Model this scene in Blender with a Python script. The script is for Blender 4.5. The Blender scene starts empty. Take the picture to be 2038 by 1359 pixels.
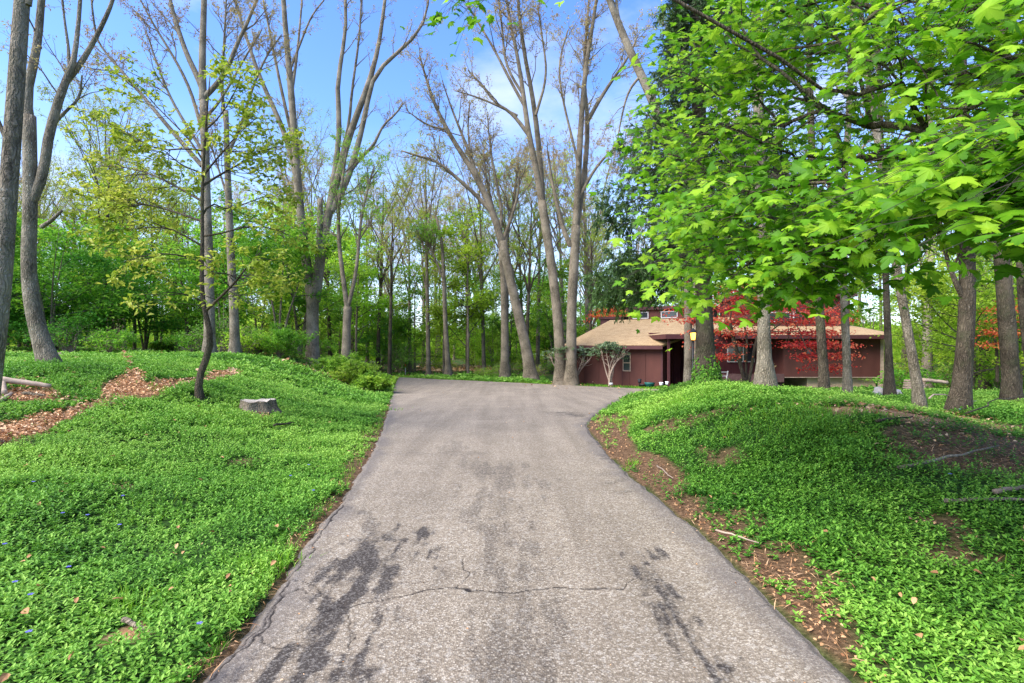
import bpy, math
import numpy as np
from mathutils import Vector

C = bpy.context.scene
COL = C.collection
RAD = math.radians
rng = np.random.RandomState(7)

# ------------------------------------------------------------------ camera, sky, sun, exposure
F, CU, HV, EYE = 1050.0, 1019.0, 690.0, 1.6      # focal length, centre column, horizon row (photo pixels), eye height
cd = bpy.data.cameras.new("camera"); cam = bpy.data.objects.new("camera", cd); COL.objects.link(cam)
cam.location = (0, 0, EYE); cam.rotation_euler = (RAD(90), 0, 0)
cd.sensor_width = 36; cd.lens = F / 2038 * 36; cd.shift_y = (HV - 679.5) / 2038
cd.clip_start = 0.05; cd.clip_end = 3000
C.camera = cam

SUN_EL, SUN_AZ = 47.0, -120.0
sd = bpy.data.lights.new("sun", 'SUN'); sd.energy = 2.7; sd.angle = RAD(55); sd.color = (1.0, 0.95, 0.87)
sun = bpy.data.objects.new("sun", sd); COL.objects.link(sun)
sv = Vector((math.sin(RAD(SUN_AZ)) * math.cos(RAD(SUN_EL)), math.cos(RAD(SUN_AZ)) * math.cos(RAD(SUN_EL)), math.sin(RAD(SUN_EL))))
sun.rotation_euler = sv.to_track_quat('Z', 'Y').to_euler()

w = bpy.data.worlds.new("World"); C.world = w; w.use_nodes = True
nt = w.node_tree; nt.nodes.clear()
def wn(t, **k):
    n = nt.nodes.new(t)
    for a, b in k.items(): setattr(n, a, b)
    return n
sky = wn('ShaderNodeTexSky', sky_type='NISHITA', sun_disc=False, sun_elevation=RAD(SUN_EL), sun_rotation=RAD(SUN_AZ), air_density=1.0, dust_density=0.3, ozone_density=3.0)
tc = wn('ShaderNodeTexCoord'); sep = wn('ShaderNodeSeparateXYZ'); nt.links.new(tc.outputs['Generated'], sep.inputs[0])
mp = wn('ShaderNodeMapping'); mp.inputs['Scale'].default_value = (1.6, 1.6, 3.6); mp.inputs['Location'].default_value = (0.25, 0.1, 0.62)
nt.links.new(tc.outputs['Generated'], mp.inputs[0])
nz = wn('ShaderNodeTexNoise'); nz.inputs['Scale'].default_value = 1.7; nz.inputs['Detail'].default_value = 7; nz.inputs['Roughness'].default_value = 0.55
nt.links.new(mp.outputs[0], nz.inputs['Vector'])
cr = wn('ShaderNodeValToRGB'); cr.color_ramp.elements[0].position = 0.50; cr.color_ramp.elements[1].position = 0.74
vd = wn('ShaderNodeVectorMath', operation='DISTANCE'); nt.links.new(tc.outputs['Generated'], vd.inputs[0]); vd.inputs[1].default_value = (-0.02, 0.905, 0.425)
cm = wn('ShaderNodeMapRange'); cm.inputs[1].default_value = 0.02; cm.inputs[2].default_value = 0.17; cm.inputs[3].default_value = 0.17; cm.inputs[4].default_value = 0.0; nt.links.new(vd.outputs['Value'], cm.inputs[0])
ca = wn('ShaderNodeMath', operation='ADD'); nt.links.new(nz.outputs['Fac'], ca.inputs[0]); nt.links.new(cm.outputs[0], ca.inputs[1])
nt.links.new(ca.outputs[0], cr.inputs[0])
hz = wn('ShaderNodeMapRange'); hz.inputs[1].default_value = 0.04; hz.inputs[2].default_value = 0.38; hz.inputs[3].default_value = 0.85; hz.inputs[4].default_value = 0.0
nt.links.new(sep.outputs['Z'], hz.inputs[0])
mx = wn('ShaderNodeMath', operation='MAXIMUM'); nt.links.new(cr.outputs[0], mx.inputs[0]); nt.links.new(hz.outputs[0], mx.inputs[1])
mul = wn('ShaderNodeMath', operation='MULTIPLY'); mul.inputs[1].default_value = 0.8; nt.links.new(mx.outputs[0], mul.inputs[0])
mix = wn('ShaderNodeMix', data_type='RGBA'); nt.links.new(mul.outputs[0], mix.inputs['Factor'])
nt.links.new(sky.outputs[0], mix.inputs['A']); mix.inputs['B'].default_value = (2.7, 3.0, 3.5, 1)
hsv_ = wn('ShaderNodeHueSaturation'); hsv_.inputs['Saturation'].default_value = 1.2; hsv_.inputs['Hue'].default_value = 0.513; hsv_.inputs['Value'].default_value = 0.9; nt.links.new(mix.outputs['Result'], hsv_.inputs['Color'])
bg = wn('ShaderNodeBackground'); bg.inputs[1].default_value = 0.128
nt.links.new(hsv_.outputs[0], bg.inputs[0])
ow = wn('ShaderNodeOutputWorld'); nt.links.new(bg.outputs[0], ow.inputs[0])

C.view_settings.view_transform = 'Standard'; C.view_settings.look = 'None'
C.view_settings.exposure = 1.9; C.view_settings.gamma = 1.0; C.view_settings.use_curve_mapping = False
C.render.engine = 'CYCLES'
cy = C.cycles
cy.max_bounces = 9; cy.diffuse_bounces = 7; cy.glossy_bounces = 2; cy.transmission_bounces = 7; cy.transparent_max_bounces = 4
cy.use_denoising = True; cy.denoiser = 'OPENIMAGEDENOISE'; cy.denoising_input_passes = 'RGB_ALBEDO_NORMAL'
cy.use_adaptive_sampling = False; cy.caustics_reflective = False; cy.caustics_refractive = False
cy.sample_clamp_indirect = 6.0

# ------------------------------------------------------------------ mesh helpers
class MB:
    """collects vertices and faces; build() links them as ONE mesh object"""
    def __init__(s): s.v = []; s.f = []; s.t = []; s.n = 0
    def add(s, V, Fc, t=0.5):
        V = np.asarray(V, float).reshape(-1, 3); Fc = np.asarray(Fc, int)
        s.v.append(V); s.f.append(Fc + s.n); s.n += len(V)
        s.t.append(np.broadcast_to(np.asarray(t, float), (len(V),)))
    def box(s, a, b, t=0.5):
        (x0, y0, z0), (x1, y1, z1) = np.minimum(a, b), np.maximum(a, b)
        V = [(x0,y0,z0),(x1,y0,z0),(x1,y1,z0),(x0,y1,z0),(x0,y0,z1),(x1,y0,z1),(x1,y1,z1),(x0,y1,z1)]
        s.add(V, [(0,3,2,1),(4,5,6,7),(0,1,5,4),(1,2,6,5),(2,3,7,6),(3,0,4,7)], t)
    def prism(s, poly, d):
        """closed prism of a 3-D polygon swept along d"""
        P_ = np.asarray(poly, float); n = len(P_); V = np.vstack([P_, P_ + np.asarray(d, float)])
        base = s.n; s.v.append(V); s.n += 2 * n; s.t.append(np.full(2 * n, .5))
        s.f.append(np.array([list(range(n))]) + base); s.f.append(np.array([list(range(2*n-1, n-1, -1))]) + base)
        s.f.append(np.array([(i, n + i, n + (i+1) % n, (i+1) % n) for i in range(n)]) + base)
    def tubes(s, pts, rad, k=6, t=0.5, cap=True):
        """pts (m,n,3), rad (m,n): m tapered tubes at once"""
        pts = np.asarray(pts, float); rad = np.asarray(rad, float)
        if pts.ndim == 2: pts = pts[None]; rad = rad[None]
        m, n, _ = pts.shape
        tg = np.gradient(pts, axis=1); tg /= np.linalg.norm(tg, axis=2, keepdims=True) + 1e-9
        mean = tg.mean(1, keepdims=True)
        ref = np.where(np.abs(mean[..., 2:3]) > 0.8, np.array([1., .13, 0]), np.array([.07, .05, 1.]))
        a = np.cross(tg, np.broadcast_to(ref, tg.shape)); a /= np.linalg.norm(a, axis=2, keepdims=True) + 1e-9
        b = np.cross(tg, a)
        ang = np.arange(k) * 2 * np.pi / k
        V = pts[:, :, None] + rad[:, :, None, None] * (a[:, :, None] * np.cos(ang)[:, None] + b[:, :, None] * np.sin(ang)[:, None])
        base = (np.arange(m) * n * k)[:, None, None]
        i = np.arange(n - 1)[None, :, None] * k; j = np.arange(k)[None, None, :]; j2 = (j + 1) % k
        q = np.stack([base + i + j, base + i + j2, base + i + k + j2, base + i + k + j], -1).reshape(-1, 4)
        tt = np.repeat(np.broadcast_to(np.asarray(t, float), (m,)), n * k)
        s.add(V.reshape(-1, 3), q, tt)
        if cap:
            e = (np.arange(m) * n * k + (n - 1) * k)[:, None] + np.arange(k)[None]
            s.f.append(e + s.n - m * n * k)
    def build(s, name, mat, parent=None, smooth=False, attrs=None):
        me = bpy.data.meshes.new(name)
        V = np.vstack(s.v); me.vertices.add(len(V)); me.vertices.foreach_set('co', V.ravel())
        li = np.concatenate([f.ravel() for f in s.f]); tot = np.concatenate([np.full(len(f), f.shape[1]) for f in s.f])
        me.loops.add(len(li)); me.loops.foreach_set('vertex_index', li)
        me.polygons.add(len(tot)); me.polygons.foreach_set('loop_start', np.concatenate([[0], np.cumsum(tot)[:-1]]))
        try: me.polygons.foreach_set('loop_total', tot)
        except Exception: pass
        me.polygons.foreach_set('use_smooth', np.full(len(tot), smooth))
        at = me.attributes.new('tint', 'FLOAT', 'POINT'); at.data.foreach_set('value', np.concatenate(s.t))
        for k_, v_ in (attrs or {}).items():
            at = me.attributes.new(k_, 'FLOAT', 'POINT'); at.data.foreach_set('value', np.asarray(v_, float))
        me.materials.append(mat); me.update(calc_edges=True); me.validate()
        o = bpy.data.objects.new(name, me); COL.objects.link(o)
        if parent is not None: o.parent = parent; o.matrix_parent_inverse.identity(); shift(o, parent)
        return o
def shift(o, parent):
    """mesh data was written in world space: re-express it in the parent's frame (roots are only translated)"""
    w_ = np.zeros(3); p = parent
    while p is not None: w_ += np.array(p.location); p = p.parent
    me = o.data; co = np.empty(len(me.vertices) * 3); me.vertices.foreach_get('co', co)
    co = (co.reshape(-1, 3) - w_).ravel(); me.vertices.foreach_set('co', co); me.update()

def tag(o, label=None, cat=None, group=None, kind=None):
    if label: o['label'] = label
    if cat: o['category'] = cat
    if group: o['group'] = group
    if kind: o['kind'] = kind
    return o
def thing(name, loc, label, cat, group=None):
    o = bpy.data.objects.new(name, None); COL.objects.link(o); o.location = tuple(float(c) for c in loc)
    o.empty_display_size = 0.2
    return tag(o, label, cat, group)
def copy_tree(o, parent=None):
    c = o.copy(); COL.objects.link(c)
    if parent is not None: c.parent = parent
    for ch in list(o.children): copy_tree(ch, c)
    return c
def ss(a, b, x):
    t = np.clip((np.asarray(x, float) - a) / (b - a), 0, 1); return t * t * (3 - 2 * t)
def unit(v): return v / (np.linalg.norm(v, axis=-1, keepdims=True) + 1e-9)
_g = np.random.RandomState(3).rand(64, 64)
def vnoise(x, y, s):
    """smooth value noise, 0..1"""
    x = np.asarray(x, float) * s; y = np.asarray(y, float) * s
    i = np.floor(x).astype(int); j = np.floor(y).astype(int); fx = x - i; fy = y - j
    fx = fx * fx * (3 - 2 * fx); fy = fy * fy * (3 - 2 * fy)
    g = lambda a, b: _g[a % 64, b % 64]
    return (g(i, j) * (1 - fx) + g(i+1, j) * fx) * (1 - fy) + (g(i, j+1) * (1 - fx) + g(i+1, j+1) * fx) * fy
def fbm(x, y, s, o=4): return sum(vnoise(x + 17*k, y - 31*k, s * 2**k) * .5**(k+1) for k in range(o)) / (1 - .5**o)
def segdist(x, y, pl):
    """distance from points to a polyline"""
    x = np.asarray(x, float); d = np.full(x.shape, 1e9)
    for (ax, ay), (bx, by) in zip(pl[:-1], pl[1:]):
        vx, vy = bx - ax, by - ay
        t = np.clip(((x - ax) * vx + (y - ay) * vy) / (vx*vx + vy*vy + 1e-9), 0, 1)
        d = np.minimum(d, np.hypot(x - ax - t * vx, y - ay - t * vy))
    return d

# ------------------------------------------------------------------ materials
def mat_new(name):
    m = bpy.data.materials.new(name); m.use_nodes = True; t = m.node_tree; t.nodes.clear(); return m, t
class NG:
    def __init__(s, t): s.t = t
    def n(s, typ, ins=None, **k):
        nd = s.t.nodes.new(typ)
        for a, b in k.items(): setattr(nd, a, b)
        for a, b in (ins or {}).items():
            sk = nd.inputs[a]
            if hasattr(b, 'is_output'): s.t.links.new(b, sk)
            else: sk.default_value = b
        return nd
    def math(s, op, a, b=0.0, clamp=False): return s.n('ShaderNodeMath', {0: a, 1: b}, operation=op, use_clamp=clamp).outputs[0]
    def mix(s, f, a, b, blend='MIX'):
        nd = s.n('ShaderNodeMix', data_type='RGBA', blend_type=blend)
        for k_, v_ in (('Factor', f), ('A', a), ('B', b)):
            if hasattr(v_, 'is_output'): s.t.links.new(v_, nd.inputs[k_])
            else: nd.inputs[k_].default_value = v_ if k_ == 'Factor' else (*v_[:3], 1)
        return nd.outputs['Result']
    def noise(s, vec, scale, detail=4, rough=.55, out='Fac'):
        return s.n('ShaderNodeTexNoise', {'Vector': vec, 'Scale': scale, 'Detail': detail, 'Roughness': rough}).outputs[out]
    def ramp(s, f, *stops):
        r = s.n('ShaderNodeValToRGB', {0: f}); e = r.color_ramp.elements
        while len(e) < len(stops): e.new(.5)
        for el, (p, c) in zip(e, stops): el.position = p; el.color = (*c, 1) if len(c) == 3 else c
        return r.outputs[0]
    def attr(s, nm): return s.n('ShaderNodeAttribute', attribute_name=nm).outputs['Fac']
    def pos(s): return s.n('ShaderNodeNewGeometry').outputs['Position']
    def obj(s): return s.n('ShaderNodeTexCoord').outputs['Object']
    def maps(s, v, sc): return s.n('ShaderNodeMapping', {'Vector': v, 'Scale': sc}).outputs[0]
    def out(s, sh): s.t.links.new(sh, s.n('ShaderNodeOutputMaterial').inputs[0])
    def bump(s, h, st=.5, d=.02): return s.n('ShaderNodeBump', {'Height': h, 'Strength': st, 'Distance': d}).outputs[0]
    def bsdf(s, col, rough=.8, normal=None, spec=.3):
        ins = {'Base Color': col if hasattr(col, 'is_output') else (*col, 1), 'Roughness': rough, 'Specular IOR Level': spec}
        if normal is not None: ins['Normal'] = normal
        return s.n('ShaderNodeBsdfPrincipled', ins).outputs[0]

def leaf_mat(name, dark, mid, light, transl=.38, rough=.5, spec=.25):
    m, t = mat_new(name); g = NG(t)
    a = g.attr('tint')
    col = g.ramp(a, (0.0, dark), (0.5, mid), (1.0, light))
    rnd = g.n('ShaderNodeObjectInfo').outputs['Random']
    hsv = g.n('ShaderNodeHueSaturation', {'Hue': g.math('ADD', g.math('MULTIPLY', rnd, .03), .485), 'Saturation': 1.0, 'Value': g.math('ADD', g.math('MULTIPLY', rnd, .3), .85), 'Color': col}).outputs[0]
    p = g.bsdf(hsv, rough, spec=spec)
    tr = g.n('ShaderNodeBsdfTranslucent', {'Color': hsv}).outputs[0]
    ms = g.n('ShaderNodeMixShader', {0: transl, 1: p, 2: tr}).outputs[0]
    g.out(ms); return m
def bark_mat(name, c0, c1, c2, scale=1.0, spots=0.0, moss=0.0):
    m, t = mat_new(name); g = NG(t); o = g.obj()
    o = g.n('ShaderNodeVectorMath', {0: o, 1: g.n('ShaderNodeVectorMath', {0: g.noise(o, 4.0, 4, .6, 'Color'), 'Scale': .16}, operation='SCALE').outputs[0]}, operation='ADD').outputs[0]
    st = g.maps(o, (9*scale, 9*scale, 1.6*scale))
    n1 = g.noise(st, 3.0, 6, .65); n2 = g.noise(o, 1.3*scale, 4)
    vo = g.n('ShaderNodeTexVoronoi', {'Vector': g.maps(o, (34*scale, 34*scale, 5.5*scale)), 'Scale': 1.0}, feature='DISTANCE_TO_EDGE').outputs[0]
    fur = g.ramp(vo, (0.0, (0, 0, 0)), (0.30, (1, 1, 1)))
    col = g.ramp(n1, (0.3, c0), (0.55, c1), (0.75, c2))
    col = g.mix(.85, col, g.mix(fur, (.40, .42, .4), (1, 1, 1)), 'MULTIPLY')
    col = g.mix(g.ramp(n2, (.42, (0, 0, 0)), (.62, (.55, .55, .55))), col, c2)
    if moss:
        mo = g.math('MULTIPLY', g.ramp(g.noise(o, 2.2, 5), (.5, (0, 0, 0)), (.62, (1, 1, 1))), moss)
        col = g.mix(mo, col, (.07, .10, .035))
    if spots:
        v = g.n('ShaderNodeTexVoronoi', {'Vector': g.maps(o, (14, 14, 9)), 'Scale': 1.0, 'Randomness': 1.0}).outputs['Distance']
        sp = g.math('MULTIPLY', g.ramp(v, (.10, (1, 1, 1)), (.2, (0, 0, 0))), g.ramp(g.noise(o, 1.1, 3), (.45, (0, 0, 0)), (.6, (1, 1, 1))))
        col = g.mix(g.math('MULTIPLY', sp, spots), col, (.55, .56, .5))
    h = g.math('ADD', g.math('MULTIPLY', fur, .6), n1)
    g.out(g.bsdf(col, .9, g.bump(h, .9, .03), .15)); return m
def plain_mat(name, col, rough=.7, var=.25, scale=6, spec=.3, metal=0, stretch=(1, 1, 1), bump=0.0):
    m, t = mat_new(name); g = NG(t); o = g.obj()
    n1 = g.noise(g.maps(o, stretch), scale, 5)
    f = g.ramp(n1, (.3, (1-var,)*3), (.7, (1+var,)*3))
    c = g.mix(1.0, col, f, 'MULTIPLY')
    b = g.bsdf(c, rough, g.bump(n1, bump, .01) if bump else None, spec)
    if metal: b.node.inputs['Metallic'].default_value = metal
    g.out(b); return m

M = {}
M['bark_grey'] = bark_mat('bark_grey', (.11, .088, .062), (.28, .23, .165), (.41, .35, .265), 1.0, 0, .10)
M['bark_warm'] = bark_mat('bark_warm', (.08, .063, .044), (.235, .188, .13), (.36, .295, .21), 1.0, 0, .10)
M['bark_spot'] = bark_mat('bark_spot', (.085, .07, .052), (.25, .205, .15), (.38, .33, .25), .9, .9, .15)
M['bark_dark'] = bark_mat('bark_dark', (.035, .027, .019), (.11, .084, .058), (.19, .152, .105), 1.0, .15, .25)
M['twig'] = plain_mat('twig', (.22, .165, .125), .9, .3)
M['twig_dark'] = plain_mat('twig_dark', (.05, .04, .033), .9, .3)
M['maple'] = leaf_mat('maple_leaf', (.07, .18, .008), (.16, .33, .012), (.36, .52, .03), .52, .5, .22)
M['bud'] = leaf_mat('bud_leaf', (.30, .20, .08), (.44, .33, .13), (.50, .44, .16), .35)
M['young'] = leaf_mat('young_leaf', (.20, .30, .02), (.33, .44, .035), (.50, .52, .08), .42)
M['green'] = leaf_mat('green_leaf', (.09, .24, .016), (.20, .42, .03), (.36, .55, .05), .52)
M['lime'] = leaf_mat('lime_leaf', (.20, .37, .02), (.34, .54, .035), (.52, .66, .07), .52)
M['deep'] = leaf_mat('deep_leaf', (.06, .19, .018), (.12, .32, .028), (.22, .44, .045), .4)
M['spruce'] = leaf_mat('spruce_needle', (.025, .06, .014), (.05, .11, .022), (.10, .18, .04), .15)
M['red'] = leaf_mat('red_leaf', (.32, .03, .014), (.70, .11, .035), (.86, .34, .12), .52)
M['vinca'] = leaf_mat('vinca_leaf', (.04, .14, .014), (.145, .35, .034), (.32, .53, .08), .3, .5, .22)
M['grass'] = leaf_mat('grass_blade', (.08, .22, .01), (.16, .36, .015), (.3, .46, .04), .35)
M['litter'] = leaf_mat('dead_leaf', (.24, .11, .045), (.52, .29, .13), (.76, .54, .33), .15, .7)
M['flower'] = leaf_mat('vinca_flower', (.10, .08, .42), (.14, .12, .5), (.2, .18, .6), .2)
M['rhodo'] = leaf_mat('rhododendron_leaf', (.05, .09, .025), (.10, .17, .05), (.28, .33, .2), .2, .35, .5)

# ------------------------------------------------------------------ the drive, the ground
def zd(y): return -0.5 * ss(8, 28, y)
def on_drive(u, v):
    D = 10.0
    for _ in range(40): D = F * (EYE - float(zd(D))) / (v - HV)
    return ((u - CU) / F * D, D)
L_px = [(395,1359),(470,1270),(530,1190),(585,1112),(634,1045),(680,990),(707,950),(740,895),(762,850),(776,800),(784,768),(793,751)]
R_px = [(1715,1359),(1640,1295),(1555,1210),(1468,1122),(1385,1048),(1310,985),(1250,940),(1208,900),(1180,865),(1168,845),(1184,827),(1212,809),(1244,791),(1275,778)]
Lw = np.array([on_drive(*p) for p in L_px]); Rw = np.array([on_drive(*p) for p in R_px])
L_far = Lw[-1]
Lw = np.vstack([[(Lw[0][0] - .25, -6.0)], Lw])
Rw = np.vstack([[(Rw[0][0] + .3, -6.0)], Rw, [(9.6, 24.6)], [(7.7, 25.7)]])
Y_END = L_far[1]
def Lx(y): return np.where(y > Y_END, L_far[0] - (y - Y_END) * .35, np.interp(y, Lw[:, 1], Lw[:, 0]))
Rw_y = np.append(Rw[:, 1], Y_END); Rw_x = np.append(Rw[:, 0], L_far[0] + .3)
def Rx(y): return np.interp(y, Rw_y, Rw_x)
DRIVE = np.vstack([Lw, np.column_stack([Rw_x, Rw_y])[::-1], Lw[:1]])
R_LINE = np.column_stack([Rw_x, Rw_y])
def on_tarmac(x, y): return (x > Lx(y)) & (x < Rx(y)) & (y < Y_END)
def H(x, y):
    x = np.asarray(x, float); y = np.asarray(y, float)
    z = zd(y)
    dl = Lx(y) - x
    z = z + (1.18 + .5 * ss(8, 28, y)) * ss(0, 7, dl) * ss(1, 11, y) + .12 * ss(8, 25, dl)
    dr = segdist(x, y, R_LINE) * (x > Rx(y))
    z = z + 0.76 * ss(0, 2.9, dr) * ss(0.8, 8, y) * (1 - ss(14.5, 23, y)) * (1 - .52 * ss(4.8, 8.2, x))
    d = np.maximum(np.maximum(dl, dr), 0)
    far = ss(20, 60, np.abs(y - 10) + np.abs(x) * .5)
    z = z + ss(0.1, 1.5, d) * ((fbm(x, y, .45, 3) - .5) * .22 + (fbm(x, y, 2.2, 2) - .5) * .05) - .035 * on_tarmac(x, y) - .01
    return z + far * (fbm(x, y, .05, 3) - .5) * 1.2
def G(u, v, dmin=1.2, dmax=140):
    """the point of the ground seen at photo pixel (u, v)"""
    D = np.geomspace(dmin, dmax, 1400); x = (u - CU) / F * D; z = EYE - (v - HV) / F * D
    hit = np.where(z < H(x, D))[0]
    i = hit[0] if len(hit) else len(D) - 1
    return np.array([x[i], D[i], float(H(x[i], D[i]))])
def P(u, v, D): return np.array([(u - CU) / F * D, D, EYE - (v - HV) / F * D])
def Pn(uv, D): 
    uv = np.asarray(uv, float); D = np.broadcast_to(D, (len(uv),))
    return np.stack([(uv[:, 0] - CU) / F * D, D, EYE - (uv[:, 1] - HV) / F * D], 1)

PATH_A = np.array([G(*p)[:2] for p in [(-60,890),(0,868),(80,838),(170,812),(260,785),(330,768),(400,757),(470,738)]])
PATH_B = np.array([G(*p)[:2] for p in [(180,806),(215,785),(255,760),(275,750),(258,728),(246,706)]])
PATH_C = np.array([G(*p)[:2] for p in [(275,750),(310,757),(340,765)]])
CLEAR = [(G(u, v), r) for u, v, r in [(45,788,.5),(132,717,.6),(1865,826,.9),(1790,824,.55),(1700,815,.4),(512,826,.3),(258,1262,.12)]]
def path_mask(x, y):
    c_ = np.zeros(np.shape(x))
    for q, r in CLEAR: c_ = np.maximum(c_, 1 - ss(.55, 1.1, np.hypot(x - q[0], y - q[1]) / r + (fbm(x, y, 2, 3) - .5) * .7))
    return np.maximum(c_, path_lines(x, y))
def path_lines(x, y):
    wob = (fbm(x, y, .9, 3) - .5) * .5
    a = segdist(x, y, PATH_A) + wob; b = np.minimum(segdist(x, y, PATH_B), segdist(x, y, PATH_C)) + wob
    return np.maximum(1 - ss(.08, .36, a), 1 - ss(.04, .22, b))
DIRT_PX = [(1640,905),(1720,848),(1800,835),(1920,838),(2060,850),(2200,900),(2200,985),(2038,960),(1880,950),(1760,935)]
DIRT = np.array([G(*p)[:2] for p in DIRT_PX])
def inpoly(x, y, pl):
    r = np.zeros(np.shape(x), bool); n = len(pl)
    for i in range(n):
        (ax, ay), (bx, by) = pl[i], pl[(i+1) % n]
        r ^= ((ay > y) != (by > y)) & (x < (bx - ax) * (y - ay) / (by - ay + 1e-12) + ax)
    return r
def dirt_mask(x, y):
    n = fbm(x, y, .8, 4); n2 = fbm(x + 5, y, 2.6, 3)
    dr = segdist(x, y, R_LINE); right = x > Rx(y)
    wid = .16 + .22 * (1 - ss(3, 5, y)) + .50 * ss(4.5, 8, y) * (1 - ss(11, 15, y)) + (n - .5) * 1.3
    e = np.where(right, 1 - ss(wid - .12, wid + .15, dr), 0)
    dl = Lx(y) - x
    e = np.maximum(e, np.where(dl > -.2, 1 - ss(-.05, .10 + 1.0 * np.maximum(n2 - .42, 0) + .42 * ss(4, 7.5, y) * (1 - ss(13, 19, y)), dl), 0))
    ins = inpoly(x, y, DIRT); ed = segdist(x, y, np.vstack([DIRT, DIRT[:1]]))
    sgn = np.where(ins, ed, -ed) + (n - .5) * 1.6
    e = np.maximum(e, ss(-.25, .45, sgn) * .96)
    hole = ss(.66, .76, fbm(x + 40, y + 9, 1.15, 3)) * .75 * ((x > 0) | (n2 > .52))
    return np.maximum(e, hole * (right | (dl > 0)))
def woods_mask(x, y):
    u = CU + F * x / np.maximum(y, .5)
    lim = np.interp(u, [-600, 0, 300, 560, 760, 800, 1100, 1200, 1700, 1800, 2000, 2600], [19, 21, 23, 22, 21, 36, 38, 44, 44, 19, 16, 14])
    return ss(-1, 3, y - lim + (fbm(x, y, .3, 3) - .5) * 5)

def ax_warp(n, lo, hi, c, a):
    s = np.linspace(np.arcsinh((lo - c) / a), np.arcsinh((hi - c) / a), n); return c + a * np.sinh(s)
gx = ax_warp(520, -420, 420, 0.5, 4.0); gy = ax_warp(520, -60, 900, 6.0, 3.6)
GX, GY = np.meshgrid(gx, gy); GZ = H(GX, GY)
ny, nx = GX.shape
idx = np.arange(nx * ny).reshape(ny, nx)
gm = MB(); gm.add(np.stack([GX, GY, GZ], -1).reshape(-1, 3), np.stack([idx[:-1, :-1], idx[:-1, 1:], idx[1:, 1:], idx[1:, :-1]], -1).reshape(-1, 4))
m, t = mat_new('earth'); g = NG(t); p = g.pos()
nA = g.noise(p, 1.4, 6, .6); nB = g.noise(p, 28, 5, .65); nC = g.noise(p, 90, 3, .6)
soil = g.ramp(nB, (.3, (.035, .020, .011)), (.5, (.105, .060, .032)), (.72, (.24, .145, .085)))
soil = g.mix(g.ramp(nC, (.62, (0, 0, 0)), (.72, (.7, .7, .7))), soil, (.42, .27, .16))
under = g.ramp(nB, (.3, (.012, .028, .006)), (.7, (.035, .085, .014)))
leafy = g.ramp(nB, (.3, (.12, .05, .025)), (.5, (.33, .17, .085)), (.7, (.55, .36, .22)))
wood = g.ramp(nA, (.35, (.035, .07, .015)), (.5, (.06, .11, .02)), (.62, (.16, .085, .045)))
col = g.mix(g.attr('dirt'), under, soil); col = g.mix(g.attr('woods'), col, wood); col = g.mix(g.attr('path'), col, leafy)
g.out(g.bsdf(col, .95, g.bump(nB, .8, .03), .1)); M['earth'] = m
fx, fy = GX.ravel(), GY.ravel()
tag(gm.build('ground', m, smooth=True, attrs={'dirt': dirt_mask(fx, fy), 'path': path_mask(fx, fy), 'woods': woods_mask(fx, fy)}), kind='structure')

# tarmac: rows finer towards the camera so that cracks and stains keep their shape
rows = np.concatenate([np.linspace(-6, 1.5, 30)[:-1], np.geomspace(1.5, Y_END, 760)])
nc = 420; S = np.linspace(0, 1, nc)
l_, r_ = Lx(rows), Rx(rows)
el = (fbm(rows, rows*0+3, 3.5, 4) - .5) * .13; er = (fbm(rows, rows*0+9, 3.5, 4) - .5) * .10
DX = (l_ + el)[:, None] + S[None] * (r_ + er - l_ - el)[:, None]; DY = np.broadcast_to(rows[:, None], DX.shape)
def pxline(pts): return np.array([on_drive(*q) for q in pts])
cr_lines = [pxline(q) for q in (
    [(640,1215),(700,1205),(760,1195),(850,1172),(905,1168),(975,1178),(1040,1175),(1105,1170),(1170,1172),(1240,1168)],
    [(430,1350),(480,1290),(500,1265),(530,1235),(560,1190),(575,1150),(610,1110),(640,1060),(680,1005)],
    [(560,1190),(600,1172),(650,1190),(700,1205)], [(455,1300),(520,1235),(545,1205)],
    [(715,940),(850,940),(960,944),(1050,940),(1180,938),(1240,936)],
    [(1440,1215),(1490,1208),(1540,1205)], [(790,833),(900,834),(1000,834)], [(640,1050),(655,1020),(690,985)], [(700,1205),(690,1240),(710,1275),(700,1300)], [(905,1168),(930,1140),(925,1110)], [(1240,1168),(1275,1150),(1320,1160)], [(500,1265),(540,1290),(575,1285)], [(575,1150),(620,1160),(650,1190)], [(1530,1180),(1500,1150),(1455,1135)])]
wx = (fbm(DX, DY, 7, 4) - .5); wy = (fbm(DX + 50, DY, 7, 4) - .5)
crack = np.zeros(DX.shape)
for k, ln in enumerate(cr_lines):
    d = segdist(DX + wx * .12, DY + wy * .12, ln)
    wd = (.008 if k in (0, 1) else .005) * np.maximum(1, DY / 4)
    brk = ss(.25, .5, fbm(DX + 7*k, DY, 2.5, 3)) if k not in (0, 1) else 1
    crack = np.maximum(crack, (1 - ss(wd * .4, wd * 1.3, d)) * (.5 if k in (4, 6) else 1) * brk)
st_blobs = [(750,1120,90,45,.6),(640,1320,60,50,.6),(1300,1165,30,45,.5),(1340,1270,70,14,.5),(1400,1330,70,35,.5),(830,1345,50,30,.7),(860,905,110,14,.35),(960,985,90,25,.22),(980,1080,90,70,.32),(1010,1250,80,90,.3),(740,1085,60,25,.6),(1060,775,60,5,.4),(1130,823,35,4,.7),(1200,900,25,45,.6),(1235,950,40,40,.5),(1150,765,60,4,.4),(870,790,50,6,.3),(1215,775,40,3,.5),(1600,1260,50,70,.25),(1480,1130,25,60,.3)]
stain = np.zeros(DX.shape); nzs = fbm(DX, DY, 2.4, 5); nzf = fbm(DX + 90, DY, 11, 3)
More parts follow.
